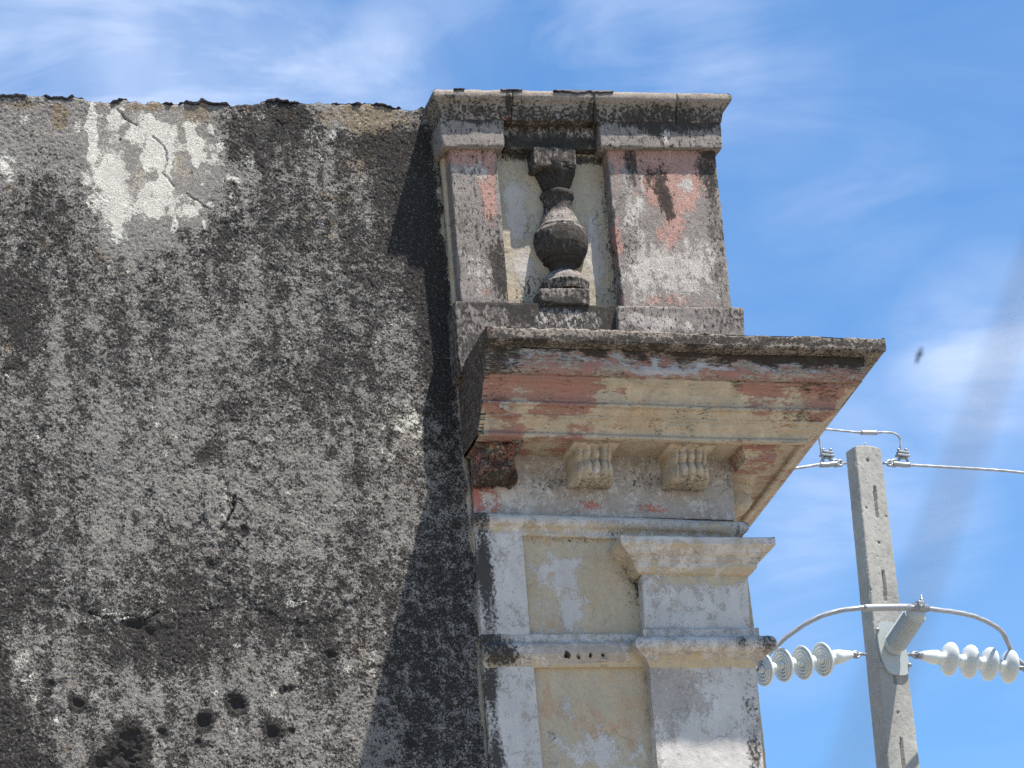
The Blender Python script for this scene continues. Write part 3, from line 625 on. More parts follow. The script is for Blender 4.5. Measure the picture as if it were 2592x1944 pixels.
# ---- baluster
bal_prof = [(570, 130), (585, 132), (610, 128), (640, 119), (670, 106), (700, 91), (722, 80), (733, 82), (736, 97), (748, 107), (765, 106), (775, 98), (781, 88), (800, 88), (830, 88), (855, 92), (880, 102), (905, 114), (925, 122), (938, 126), (943, 134), (950, 143), (956, 142), (960, 136), (966, 152), (985, 163), (1010, 168), (1040, 169), (1070, 166), (1100, 156), (1125, 142), (1140, 128), (1146, 116), (1150, 122), (1160, 121), (1168, 112), (1176, 88), (1200, 80), (1212, 82), (1218, 92), (1230, 104), (1245, 120), (1262, 132), (1275, 138), (1276, 128), (1282, 148), (1292, 153), (1302, 149), (1310, 146), (1345, 144)]
def cpx(cx, cy): return (1000 + .422 * cx, 180 + .422 * cy)
BY = -.055
def bal_axis(cy): return 949 + (cy - 520) * .087
bb = cpx(bal_axis(1400), 1400); btop = P(*cpx(bal_axis(570), 570), BY); bbot = P(*cpx(bal_axis(1330), 1330), BY)
def make_baluster():
    zs = [P(*cpx(bal_axis(c), c), BY) for c, _ in bal_prof]; zc = [p.z for p in zs]; rr = [w * .422 / 450 for _, w in bal_prof]
    # resample finely
    z2 = np.linspace(zc[0], zc[-1], 170); r2 = np.interp(-z2, [-z for z in zc], rr); ax = np.interp(-z2, [-z for z in zc], [p.x for p in zs])
    n = 96; a = np.linspace(0, 2 * math.pi, n, endpoint=False); A, Zi = np.meshgrid(a, np.arange(170))
    rad = r2[Zi]; Zz = z2[Zi]
    nx = np.cos(A) * 3; ny = np.sin(A) * 3
    d = (fbm(nx + 9, ny + Zz * 6, 5, 4) - .5) * .010 + (fbm(nx * 6 + 5, ny * 6 + Zz * 40, 15, 4) - .5) * .006
    top = sstep(zc[0] - .26, zc[0] - .02, Zz); d = d - np.clip(fbm(nx * 1.6 + Zz * 17, ny * 1.6 - Zz * 23, 25, 4) - .48, 0, 1) * .09 * top
    rad = rad + d
    V = np.stack([(ax[Zi] + rad * np.cos(A)).ravel(), (BY + rad * np.sin(A)).ravel(), Zz.ravel()], 1)
    j = np.arange(n); F = []
    for k in range(169): F.append(np.stack([k * n + j, k * n + (j + 1) % n, (k + 1) * n + (j + 1) % n, (k + 1) * n + j], 1))
    at = stains(V, {'dark': .70, 'grain': 1.4, 'white': .14, 'brown': .12}, [('dark', *cpx(960, 650), 60, 44, .35), ('dark', *cpx(965, 900), 60, 20, -.35), ('dark', *cpx(1010, 1250), 70, 22, -.40), ('dark', *cpx(985, 1090), 50, 50, .12), ('dark', *cpx(990, 1190), 60, 18, .5), ('dark', *cpx(970, 960), 70, 10, -.3)], BY)
    o = np_mesh('baluster', V, np.concatenate(F), M_par, fac, attrs=at); fix_normals(o); return o
make_baluster()
qbox('baluster_cap', [cpx(828, 452), cpx(1080, 458), cpx(1087, 570), cpx(834, 572)], -.165, .17, M_par, fac, {'dark': .68, 'grain': 1.1, 'brown': .12}, (), seed=41, rough=.004, chip=.012, r=.008)
qbox('baluster_base', [cpx(870, 1298), cpx(1166, 1305), cpx(1174, 1402), cpx(876, 1394)], -.19, .18, M_par, fac, {'dark': .58, 'grain': 1.1, 'brown': .1}, [('dark', *cpx(1020, 1390), 60, 10, .4)], seed=42, rough=.004, chip=.012, r=.010)

# ---- main cornice
SY = -.70; FY = -.02; KM = 1.16; SKEW = .045
sL, sR = P(1233, 823, SY), P(2240, 857, SY)
XR = sR.x - (FY - SY) * KM                       # the frieze's right corner
def zl(x, dz=0): return sL.z + (sR.z - sL.z) * (x - sL.x) / (sR.x - sL.x) + dz
zL = sL.z; A_ = (sL.x, zL); B_ = (XR, zl(XR))
slope = (sR.z - sL.z) / (sR.x - sL.x)
CG = {'grain': .45, 'cream': .9, 'pink': .30, 'dark': .14, 'white': .12}
slab = [(.3, .0), (-.690, .0), (-.700, -.008), (-.700, -.074), (-.693, -.080), (-.612, -.083), (-.54, -.0835)]
mould('cornice_slab', A_, B_, slab, M_cop, fac, {'dark': .50, 'grain': 1.2, 'white': .10, 'brown': .1}, [('dark', 1500, 830, 200, 20, -.06), ('dark', 1700, 862, 600, 7, .25)], mR=KM, yref=FY, step=.010, rough=.0020, chip=.008, seed=50, Yb=SY)
fas = [(-.612, -.083), (-.612, -.086), (-.610, -.150), (-.606, -.198), (-.594, -.212), (-.594, -.226), (-.572, -.227), (-.50, -.2275)]
BL_C = [('pink', rng.uniform(1240, 2150), rng.uniform(940, 1130), rng.uniform(25, 90), rng.uniform(4, 12), rng.uniform(-.35, .42)) for _ in range(34)] + [('dark', rng.uniform(1240, 2150), rng.uniform(940, 1130), rng.uniform(14, 60), rng.uniform(4, 14), rng.uniform(.05, .25)) for _ in range(22)] + [
    ('pink', 1290, 960, 100, 50, .42), ('pink', 1260, 1080, 60, 90, .36), ('dark', 1262, 1000, 26, 110, .2), ('pink', 1430, 1000, 60, 36, .50), ('pink', 1560, 950, 120, 12, .45), ('pink', 1930, 990, 70, 30, .55), ('pink', 1400, 970, 160, 16, .35), ('pink', 1600, 1018, 50, 10, .4), ('pink', 2080, 1010, 60, 60, .4),
    ('pink', 1330, 1060, 100, 18, .35), ('pink', 1400, 1110, 110, 14, .35), ('pink', 1700, 1060, 160, 60, -.30), ('pink', 1800, 1000, 60, 50, -.2), ('cream', 1700, 1060, 300, 80, .2), ('dark', 1900, 960, 150, 16, .25), ('dark', 2050, 985, 80, 20, .35), ('dark', 1650, 1090, 30, 22, .22), ('dark', 1730, 1080, 24, 40, .16), ('dark', 2040, 1060, 60, 16, .35), ('dark', 1230, 1180, 40, 40, .4), ('white', 1280, 1025, 14, 8, .9), ('white', 1235, 1110, 16, 24, .5)]
mould('cornice_fascia', A_, B_, fas, M_cor, fac, {'grain': .5, 'dark': .42, 'pink': .62, 'white': .10, 'cream': .3},
      [('white', 1420, 905, 130, 12, .55), ('white', 1620, 925, 130, 10, .75), ('white', 1740, 938, 120, 9, .65), ('white', 1980, 932, 110, 12, .65), ('white', 1300, 935, 30, 8, .7), ('white', 1330, 900, 40, 20, .35), ('white', 2150, 930, 60, 16, .5), ('dark', 1500, 882, 320, 20, .50), ('dark', 2000, 900, 260, 26, .65), ('dark', 1260, 920, 40, 50, .4), ('dark', 2150, 900, 80, 26, .3), ('dark', 1640, 938, 300, 8, -.5), ('dark', 1800, 900, 80, 14, -.1)], mR=KM, yref=FY, step=.010, seed=51, Yb=-.57, warp=.075)
crn = [(-.572, -.227), (-.572, -.243), (-.556, -.245), (-.556, -.254), (-.532, -.264), (-.503, -.290), (-.482, -.325), (-.475, -.350), (-.490, -.353), (-.490, -.368), (-.460, -.371), (-.456, -.381), (-.440, -.393), (-.424, -.402), (-.36, -.4025)]
mould('corona_moulding', A_, B_, crn, M_cor, fac, {'grain': .6, 'cream': .92, 'pink': .40, 'dark': .24}, BL_C, mR=KM, yref=FY, step=.009, seed=52, Yb=-.47, warp=.075)
cym = [(-.424, -.402), (-.424, -.415), (-.406, -.417), (-.398, -.432), (-.376, -.447), (-.359, -.463), (-.350, -.482), (-.358, -.484), (-.358, -.506), (-.330, -.508), (-.326, -.490), (-.02, -.485)]
mould('bed_moulding', A_, B_, cym, M_cor, fac, {'grain': .6, 'cream': .95, 'pink': .30, 'dark': .24}, BL_C, mR=KM, yref=FY, step=.010, seed=53, Yb=-.30, warp=.075)
# the same courses returning along the far side of the corner
RB = {'grain': .5, 'cream': .75, 'pink': .42, 'dark': .24, 'white': .1}
for nm, pr_, mt, bs_ in (('cornice_slab_return', slab[1:], M_cop, {'dark': .4, 'grain': 1.2}), ('fascia_return', fas, M_cor, {'grain': .5, 'dark': .5, 'pink': .6, 'cream': .3}), ('corona_return', crn, M_cor, RB), ('bed_moulding_return', cym, M_cor, RB)):
    o = returns(nm, 1, XR, zl(XR), pr_, FY, 3.2, mt, bs_, step=.014, ystep=.05, k=KM, skew=SKEW)
    # follow the slope of the front at the mitre
o = None
# flat end of the cornice beside the dark wall
def cornice_end():
    pr = slab[1:-1] + fas[1:-1] + crn[1:-1] + cym[1:]; V = []; X = sL.x
    for y, dz in pr: V.append((X - .002, y, zL + dz)); 
    V += [(X - .002, .30, zL - .48), (X - .002, .30, zL)]
    n = len(V); V2 = V + [(x + .03, y, z) for x, y, z in V]
    F = [tuple(range(n))] + [(i, i + 1, n + i + 1, n + i) for i in range(n - 1)]
    o = np_mesh('cornice_end', V2, F, M_cor, fac, smooth=False, attrs={'paint': np.tile([.5, .2, .05], (len(V2), 1)), 'soil_shade': np.tile([.72, 0, 1], (len(V2), 1))}); fix_normals(o)
cornice_end()
# ---- brackets under the cornice
def bracket(cx_img, cy_img, ruined=False, turn=0, at_pt=None, seed=1):
    hw = .127; nu, nv = 61, 84
    path = np.array([(.262, 0), (.264, -.006), (.264, -.028), (.256, -.036), (.238, -.040), (.230, -.052), (.232, -.070), (.226, -.088), (.216, -.098), (.224, -.108), (.236, -.122), (.241, -.140), (.236, -.160), (.220, -.178), (.196, -.190), (.165, -.197), (.130, -.199), (.090, -.196), (.045, -.188), (.0, -.176)])
    path[:, 1] *= 1.09
    seg = np.concatenate([[0], np.cumsum(np.linalg.norm(np.diff(path, axis=0), axis=1))]); s = np.linspace(0, seg[-1], nv)
    q = np.interp(s, seg, path[:, 0]); z = np.interp(s, seg, path[:, 1]); u = np.linspace(-1, 1, nu)
    U, K = np.meshgrid(u, np.arange(nv)); Q = q[K]; Zz = z[K].copy(); Sx = s[K] / seg[-1]
    cap = (Zz > -.036) & (Sx < .2)
    lob = np.abs(np.cos(2.5 * math.pi * (U + .10 * (fbm(U * 2 + seed, Sx * 3, seed + 2, 3) - .5)))) ** .7 * (.55 + .9 * fbm(U * 3 + seed * 3, Sx * 4, seed + 1, 3))
    body = np.where(cap, 0, 1.0)
    Q = Q - body * (1 - lob) * (.006 if ruined else .032) * sstep(1.0, .75, Sx)
    upper = (Zz > (-.078 - .022 * lob + .012 * np.abs(U))) & ~cap & (Sx < .6)
    Q = Q + np.where(upper, .016, 0) 
    Zz = Zz - body * lob * .010 * sstep(.5, .8, Sx)
    side = np.clip((np.abs(U) - .55) / .45, 0, 1); Q = Q - body * side ** 2 * .105; Zz = Zz + body * side ** 2 * .022 * sstep(.45, .8, Sx)
    wid = np.where(cap, 1.06, .90 + .08 * sstep(.3, .55, Sx) - .16 * sstep(.62, .95, Sx)); Xl = U * hw * wid
    amp = .045 if ruined else .013
    Q = Q + (fbm(Xl * 26 + seed * 5, Zz * 26, seed, 5, .6) - .5) * amp * 1.6; Zz = Zz + (fbm(Xl * 30 + 7, Zz * 30 + seed, seed + 3, 4) - .5) * amp
    if ruined: Q = Q * (.90 - .12 * (fbm(Xl * 9 + 3, Zz * 9, 77, 3) > .5)); 
    Q = np.maximum(Q, 0)
    # add side skirts back to the frieze
    Xl = np.concatenate([Xl[:, :1], Xl, Xl[:, -1:]], 1); Q = np.concatenate([Q[:, :1] * 0, Q, Q[:, -1:] * 0], 1); Zz = np.concatenate([Zz[:, :1], Zz, Zz[:, -1:]], 1)
    if at_pt is None:
        c = P(cx_img, cy_img, FY - .262); cx = c.x; ztop = zl(cx, -.480)
        X = cx + Xl; Yv = FY - Q; Z = ztop + Zz + .002
    else:
        X = at_pt[0] + Q; Yv = at_pt[1] + Xl; Z = at_pt[2] + Zz
    V = np.stack([X.ravel(), Yv.ravel(), Z.ravel()], 1)
    base = {'grain': .8, 'cream': .85, 'pink': .16, 'dark': .24, 'white': .30} if not ruined else {'grain': 1, 'cream': .2, 'pink': .65, 'dark': .62, 'brown': .25}
    at = stains(V, base, [('dark', cx_img, 1215, 60, 16, .25), ('pink', cx_img - 10, 1160, 30, 20, .12)], FY - .2)
    o = np_mesh('crumbled_bracket' if ruined else 'leaf_bracket', V, gridfaces(nu + 2, nv), M_brk, fac, attrs=at); fix_normals(o)
    if ruined: o['label'] = 'crumbled blackened bracket beside the dark wall'
    return o
M_brk = aged('bracket_plaster', sub=(.37, .32, .26), pink=(.30, .13, .10), cream=(.48, .40, .30), stretch=(1, 1, 1), grain=.6, bump=.004, crack=.1)
bracket(1272, 1150, ruined=True, seed=3)
bracket(1514, 1150, seed=5); bracket(1756, 1150, seed=9)
for k, yy in enumerate((.30, .86, 1.42, 1.98)): bracket(0, 0, at_pt=(XR, yy, zl(XR) - .478), seed=11 + k)
# plain corner block under the soffit at the mitre
c0 = XR + .035
def poly_block(name, V, F, mat, base, parent=fac):
    a = {'paint': np.zeros((len(V), 3)), 'soil_shade': np.zeros((len(V), 3))}
    for k, v in base.items(): a[LAY[k][0]][:, LAY[k][1]] = v
    o = np_mesh(name, V, F, mat, parent, smooth=False, attrs=a); fix_normals(o); return o
def cornerblock():
    x0, x1, y0, y1 = XR + .02, XR + .262, FY - .262, FY - .02; zt = zl(XR) - .478
    V = [(x0, y0, zt), (x1, y0, zt), (x1, y1, zt), (x0, y1, zt), (x0 + .035, y0 + .035, zt - .095), (x1 - .035, y0 + .035, zt - .095), (x1 - .035, y1, zt - .095), (x0 + .035, y1, zt - .095)]
    F = [(0, 1, 2, 3), (4, 5, 6, 7), (0, 1, 5, 4), (1, 2, 6, 5), (2, 3, 7, 6), (3, 0, 4, 7)]
    poly_block('corner_block', V, F, M_cor, {'pink': .62, 'cream': .8, 'dark': .3, 'grain': .6})
cornerblock()
# ---- frieze (front and side) and architrave roll
def q3(name, quad, Y, depth, mat, base, blobs=(), **k): return qbox(name, quad, Y, depth, mat, fac, base, blobs, **k)
q3('frieze', [(1195, 1150), (1851, 1150), (1860, 1316), (1200, 1300)], FY, 3.2, M_fac, {'grain': .55, 'cream': .30, 'white': .52, 'dark': .12, 'pink': .12},
   [('pink', 1222, 1262, 34, 40, 1.1), ('dark', 1215, 1200, 40, 40, .6), ('pink', 1500, 1282, 36, 12, .5), ('pink', 1660, 1285, 46, 12, .6), ('pink', 1440, 1250, 30, 26, .35), ('pink', 1350, 1255, 50, 20, .3), ('dark', 1390, 1200, 60, 40, .30), ('dark', 1550, 1230, 330, 18, .22), ('dark', 1640, 1190, 80, 40, .30), ('dark', 1830, 1200, 40, 40, .30), ('white', 1300, 1250, 50, 30, .3), ('dark', 1294, 1262, 16, 16, .3)], seed=61, r=.004, chip=.002, step=.014)
aL, aR = XZ(1199, 1290, -.08), XZ(1863, 1313, -.08)
roll = [(-.018, 0), (-.045, -.002), (-.068, -.010), (-.084, -.026), (-.090, -.044), (-.086, -.062), (-.074, -.076), (-.060, -.082), (-.058, -.086), (-.052, -.090), (-.048, -.100), (-.048, -.122), (-.044, -.127), (-.015, -.128)]
xr_ = XZ(1897, 1330, -.09)[0] - .07
AB = [('cream', 1500, 1338, 420, 12, .6), ('cream', 1400, 1345, 300, 9, .5), ('dark', 1218, 1310, 30, 40, .85), ('dark', 1240, 1350, 40, 8, .3), ('dark', 1560, 1350, 40, 8, .5), ('dark', 1868, 1335, 5, 26, .6), ('white', 1500, 1305, 300, 14, .3), ('cream', 1700, 1310, 200, 12, .25)]
mould('architrave_roll', aL, (xr_, aL[1] + (aR[1] - aL[1]) * (xr_ - aL[0]) / (aR[0] - aL[0])), roll, M_fac, fac, {'grain': .5, 'cream': .35, 'white': .62, 'dark': .10}, AB, mR=1, yref=FY, step=.009, seed=62, Yb=-.08)
returns('architrave_return', 1, xr_, aL[1] + (aR[1] - aL[1]) * (xr_ - aL[0]) / (aR[0] - aL[0]), roll, FY, 3.0, M_fac, {'grain': .5, 'cream': .4, 'white': .5, 'dark': .25})
# ---- storey below: wall panel, left strip, bands, right pilaster
WB = {'grain': .5, 'cream': .88, 'white': .28, 'dark': .12}
q3('wall_panel', [(1196, 1330), (1878, 1340), (1912, 1610), (1222, 1615)], -.020, 3.0, M_fac, WB,
   [('cream', 1560, 1480, 90, 120, .5), ('white', 1390, 1440, 44, 50, .42), ('white', 1450, 1430, 40, 24, .4), ('white', 1448, 1520, 26, 80, .6), ('brown', 1400, 1380, 60, 16, .45), ('brown', 1390, 1575, 60, 20, .5), ('brown', 1530, 1590, 90, 14, .5), ('white', 1570, 1480, 90, 120, -.35), ('dark', 1590, 1440, 30, 70, .35), ('dark', 1585, 1425, 14, 12, .5), ('dark', 1612, 1480, 10, 40, .4), ('dark', 1420, 1360, 200, 9, .45), ('dark', 1620, 1560, 30, 80, .25), ('white', 1400, 1570, 80, 30, .2), ('cream', 1370, 1400, 50, 20, .4), ('white', 1350, 1400, 40, 30, -.3)], seed=63, r=.004, chip=.001, step=.014, warp=.05)
q3('wall_panel', [(1222, 1600), (1905, 1600), (1962, 2160), (1262, 2160)], -.022, 3.0, M_fac, WB,
   [('cream', 1540, 1750, 110, 160, .5), ('white', 1540, 1720, 100, 100, -.3), ('brown', 1385, 1745, 16, 60, .85), ('brown', 1480, 1830, 60, 50, .7), ('brown', 1590, 1840, 40, 60, .65), ('brown', 1400, 1790, 30, 20, .5), ('white', 1440, 1900, 60, 70, .35), ('white', 1560, 1920, 80, 50, .35), ('dark', 1400, 1860, 12, 22, .45), ('dark', 1635, 1760, 12, 100, .3), ('white', 1440, 1790, 16, 26, .4), ('white', 1520, 1860, 20, 70, .4)], seed=64, r=.004, chip=.001, step=.014, warp=.05)
q3('pilaster_strip', [(1202, 1346), (1322, 1350), (1342, 1608), (1219, 1608)], -.05, .05, M_fac, {'grain': .5, 'cream': .3, 'white': .82, 'dark': .10}, [('dark', 1223, 1400, 24, 90, .72), ('dark', 1236, 1520, 24, 110, .72), ('brown', 1230, 1460, 24, 150, .3), ('dark', 1300, 1360, 40, 10, .3), ('cream', 1310, 1440, 30, 90, .4)], seed=65, r=.003, chip=.002, warp=.012)
q3('pilaster_strip', [(1223, 1680), (1351, 1684), (1392, 2150), (1263, 2150)], -.05, .05, M_fac, {'grain': .5, 'cream': .2, 'white': .88, 'dark': .10}, [('dark', 1238, 1710, 30, 60, .7), ('dark', 1248, 1830, 16, 110, .62), ('dark', 1262, 1930, 26, 50, .6), ('cream', 1325, 1800, 24, 150, .4), ('white', 1330, 1800, 20, 150, -.2)], seed=66, r=.003, chip=.002, warp=.02)
band = [(-.02, 0), (-.052, 0), (-.056, -.004), (-.058, -.044), (-.062, -.050), (-.078, -.056), (-.090, -.070), (-.094, -.086), (-.094, -.122), (-.088, -.136), (-.078, -.142), (-.074, -.150), (-.060, -.164), (-.052, -.178), (-.050, -.190), (-.02, -.192)]
b0, b1 = XZ(1219, 1604, -.06), XZ(1634, 1601, -.06)
holes = [(1435, 1657, 5.5), (1465, 1657, 4), (1496.5, 1655, 4.2), (1528, 1655, 4.4)]
def bandfn(X, yy, zz):
    o = np.zeros_like(X)
    for hx, hy, rr in holes:
        c = P(hx, hy, -.094); d = np.sqrt((X - c.x) ** 2 + (zz - c.z) ** 2) / (rr * .85 / 450); o += sstep(1.25, .7, d) * .03
    c = P(1490, 1651, -.094); d = ((X - c.x) / (70 / 450)) ** 4 + ((zz - c.z) / (19 / 417)) ** 4 + (fbm(X * 40, zz * 40, 5, 3) - .5) * .5; o += sstep(1.05, .9, d) * .004
    return o
mould('string_course', b0, b1, band, M_fac, fac, {'grain': .5, 'cream': .35, 'white': .62, 'dark': .12},
      [('dark', 1262, 1640, 60, 34, .65), ('dark', 1240, 1600, 30, 30, .5), ('dark', 1270, 1668, 50, 24, .4), ('cream', 1500, 1683, 260, 12, .8), ('white', 1500, 1683, 260, 10, -.5), ('white', 1490, 1652, 66, 17, -1.5), ('cream', 1490, 1652, 66, 17, -1.5), ('pink', 1490, 1652, 66, 17, .30), ('cream', 1580, 1640, 60, 40, .3)] + [('dark', hx, hy, rr * .9, rr * .9, 1.6) for hx, hy, rr in holes],
      step=.0055, seed=67, Yb=-.094, fn=bandfn, rough=.0006)
q3('pilaster_shaft', [(1625, 1440), (1891, 1444), (1900, 1600), (1633, 1600)], -.105, .09, M_fac, {'grain': .5, 'cream': .35, 'white': .78, 'dark': .08}, [('cream', 1760, 1470, 130, 16, .6), ('white', 1760, 1466, 130, 14, -.4), ('dark', 1760, 1500, 90, 20, .2), ('white', 1700, 1490, 60, 16, -.2)], seed=68, r=.004, chip=.002)
q3('pilaster_shaft', [(1643, 1675), (1913, 1678), (1949, 2150), (1681, 2150)], -.105, .09, M_fac, {'grain': .6, 'cream': .15, 'white': .66, 'dark': .13}, [('white', 1700, 1740, 60, 70, -.35), ('white', 1850, 1760, 60, 90, .25), ('dark', 1905, 1830, 24, 110, .45), ('dark', 1760, 1800, 60, 40, .15), ('white', 1790, 1900, 110, 60, .3), ('pink', 1672, 1910, 10, 40, .4), ('cream', 1780, 1690, 120, 8, .7), ('dark', 1915, 1915, 20, 40, .3)], seed=69, r=.004, chip=.003, warp=.04)
pb = [(-.105, 0), (-.130, 0), (-.134, -.004), (-.134, -.050), (-.140, -.054), (-.168, -.058), (-.190, -.070), (-.203, -.090), (-.206, -.108), (-.200, -.130), (-.184, -.146), (-.160, -.154), (-.146, -.160), (-.132, -.176), (-.118, -.196), (-.110, -.212), (-.105, -.220), (-.10, -.222)]
p0, p1 = XZ(1627, 1589, -.134), XZ(1920, 1588, -.134)
PBL = [('cream', 1780, 1670, 180, 14, .8), ('white', 1780, 1672, 180, 13, -.5), ('dark', 1876, 1635, 14, 26, .45), ('dark', 1945, 1635, 26, 30, .6), ('dark', 1900, 1625, 60, 14, .2), ('cream', 1780, 1640, 150, 14, .3)]
PX0, PX1 = p0[0] + .029, p1[0] - .029
mould('pilaster_ring', (PX0, p0[1]), (PX1, p1[1]), pb, M_fac, fac, {'grain': .5, 'cream': .3, 'white': .68, 'dark': .12}, PBL, mL=1, mR=1, yref=-.105, step=.008, seed=70, Yb=-.18, rough=.001)
for sd_, xx, zz in ((-1, PX0, p0[1]), (1, PX1, p1[1])):
    returns('pilaster_ring_return', sd_, xx, zz, pb, -.105, .0, M_fac, {'grain': .5, 'cream': .5, 'white': .5, 'dark': .2}, ystep=.012)
# capital
cp = [(-.10, 0), (-.238, 0), (-.245, -.005), (-.245, -.046), (-.241, -.052), (-.234, -.056), (-.226, -.066), (-.212, -.080), (-.192, -.090), (-.178, -.094), (-.174, -.098), (-.172, -.112), (-.168, -.116), (-.160, -.118), (-.157, -.122), (-.153, -.150), (-.148, -.156), (-.142, -.158), (-.138, -.163), (-.134, -.172), (-.120, -.180), (-.104, -.184)]
k0, k1 = XZ(1570, 1353, -.245), XZ(1961, 1358, -.245)
KB = [('cream', 1780, 1385, 200, 10, .55), ('cream', 1780, 1440, 200, 14, .5), ('white', 1780, 1438, 180, 8, -.2), ('white', 1780, 1362, 200, 10, .3), ('dark', 1940, 1355, 24, 8, .4), ('cream', 1600, 1390, 30, 40, .4), ('dark', 1775, 1400, 200, 5, .12)]
KX0, KX1 = k0[0] + .14, k1[0] - .14
mould('capital', (KX0, k0[1]), (KX1, k1[1]), cp, M_fac, fac, {'grain': .45, 'cream': .5, 'white': .68, 'dark': .08}, KB, mL=1, mR=1, yref=-.105, step=.008, seed=71, Yb=-.2, rough=.001)
for sd_, xx, zz in ((-1, KX0, k0[1]), (1, KX1, k1[1])):
    returns('capital_return', sd_, xx, zz, cp, -.105, .0, M_fac, {'grain': .5, 'cream': .8, 'white': .3, 'dark': .2}, [('dark', 1590, 1425, 30, 26, .4)], ystep=.012)
# roof behind the cornice and the storeys below the frame
zr = zl(XR) - .10
poly_block('roof_deck', [(sL.x + .05, -.01, zr), (XR, -.01, zr), (XR, 3.2, zr), (sL.x + .05, 3.2, zr), (sL.x + .05, -.01, zr - .3), (XR, -.01, zr - .3), (XR, 3.2, zr - .3), (sL.x + .05, 3.2, zr - .3)], [(0, 1, 2, 3), (4, 5, 6, 7), (0, 1, 5, 4), (1, 2, 6, 5), (2, 3, 7, 6), (3, 0, 4, 7)], M_fac, {'dark': .5, 'grain': 1})
pa, pb_ = P(1262, 2155, -.022), P(1962, 2155, -.022)
poly_block('wall_base', [(pa.x, -.022, pa.z + .01), (pb_.x, -.022, pb_.z + .01), (pb_.x, 3, pb_.z + .01), (pa.x, 3, pa.z + .01), (pa.x, -.022, 0), (pb_.x, -.022, 0), (pb_.x, 3, 0), (pa.x, 3, 0)], [(0, 1, 2, 3), (4, 5, 6, 7), (0, 1, 5, 4), (1, 2, 6, 5), (2, 3, 7, 6), (3, 0, 4, 7)], M_fac, WB)

# ================================================================== UTILITY POLE
TD = 27.0
AL = R(13.0); WX = Vector((math.cos(AL), math.sin(AL), 0)); WN = Vector((-math.sin(AL), math.cos(AL), 0))   # line direction, and away from the viewer
ptop = CAM + ray(2197, 1128) * TD
def cp4(cx, cy): return (1850 + .5448 * cx, 1040 + .5448 * cy)
def L4(cx, cy, back=0.0): return Pn(*cp4(cx, cy), ptop + WN * back, WN)      # a point in the vertical plane of the wires
pole = thing('utility_pole', 'tall slotted concrete utility pole standing behind the building, right of the cornice', 'utility pole', Vector((ptop.x, ptop.y, 0)))
FWd = lambda z: .243 + (ptop.z - z) * .018       # front width
SDp = lambda z: .135 + (ptop.z - z) * .012
slots = [(667, 350, 680, 495), (706, 740, 720, 882), (759, 1225, 766, 1270), (790, 1520, 806, 1700)]
pholes = [(636, 230, .014), (688, 612, .010), (775, 1400, .011), (630, 450, .006), (722, 490, .005), (650, 830, .005)]
def front_uv(cx, cy):
    p = Pn(*cp4(cx, cy), ptop, WN); return (p - ptop).dot(WX), p.z
def build_pole():
    zrow = list(np.arange(ptop.z, ptop.z - 3.6, -.007)) + [6, 4, 2, 0]; zrow = [z for z in zrow if z >= 0]
    nf = 44; ring = []
    V = []
    fu = np.linspace(-.5, .5, nf); sl = [(front_uv(a, b), front_uv(c, d)) for a, b, c, d in slots]; hl = [(front_uv(a, b), r) for a, b, r in pholes]
    Z = np.array(zrow); nz_ = len(Z)
    w = FWd(Z); d = SDp(Z); lean = (ptop.z - Z) * -.012
    cols = []
    for u in fu:
        x = u * w; dep = np.zeros(nz_)
        for (p, q) in sl:
            t = np.clip((Z - p[1]) / (q[1] - p[1]), -9, 9); xc = p[0] + (q[0] - p[0]) * np.clip(t, 0, 1) 
            dep = np.maximum(dep, (np.abs(x + lean * 0 - (xc - lean)) < .0125) * ((t > 0) & (t < 1)) * .05)
        for (p, r) in hl: dep = np.maximum(dep, (np.hypot(x - (p[0] - lean), Z - p[1]) < r) * .03)
        rough = (fbm(np.full(nz_, u * 9 + 3.), Z * 30, 4, 4) - .5) * .003 - np.clip(fbm(np.full(nz_, u * 26.), Z * 100, 14, 3) - .72, 0, 1) * .03
        ch = np.clip(abs(u) - .46, 0, 1) / .04 * (.010 + .012 * fbm(np.full(nz_, u), Z * 22, 9, 3))
        cols.append((x + lean, dep - rough + ch))
    side = [(.5, .25), (.5, .6), (.5, .92), (.46, 1), (0, 1), (-.46, 1), (-.5, .92), (-.5, .6), (-.5, .25), (-.5, .12)]
    for su, sw in side:
        cols.append((su * w + lean + (fbm(np.full(nz_, sw * 5), Z * 25, 7, 4) - .5) * .005, sw * d))
    nc = len(cols); arr = np.zeros((nz_, nc, 3))
    for i, (x, y) in enumerate(cols):
        top = np.zeros(nz_); arr[:, i, 0] = ptop.x + WX.x * x + WN.x * y; arr[:, i, 1] = ptop.y + WX.y * x + WN.y * y; arr[:, i, 2] = Z + (np.clip(1 - (ptop.z - Z) / .03, 0, 1) * (-.02 * (2 * (i / nf - .5)) ** 2 if i < nf else -.02) + 0)
    V = arr.reshape(-1, 3); F = []
    j = np.arange(nc)
    for k in range(nz_ - 1): F.append(np.stack([k * nc + j, k * nc + (j + 1) % nc, (k + 1) * nc + (j + 1) % nc, (k + 1) * nc + j], 1))
    F = np.concatenate(F)
    # cap
    n0 = len(V); V = np.concatenate([V, [[ptop.x + WN.x * .06, ptop.y + WN.y * .06, ptop.z + .004]]])
    F = [tuple(f) for f in F.tolist()] + [(n0, (i + 1) % nc, i) for i in range(nc)]
    o = np_mesh('shaft', V, F, M_conc, pole, smooth=True); fix_normals(o)
    V = []
    c = ptop + WN * .05
    for k, (a, l) in enumerate(((0.3, .05), (-.5, .045), (1.2, .03))):
        d_ = Vector((math.sin(a), 0.1, math.cos(a))).normalized(); tube('rebar_stub', [c, c + d_ * l * .5, c + d_ * l], .004, M_galv, pole, n=6, smoothn=2)
build_pole()
AX = Matrix((WX, WN, Vector((0, 0, 1)))).transposed()
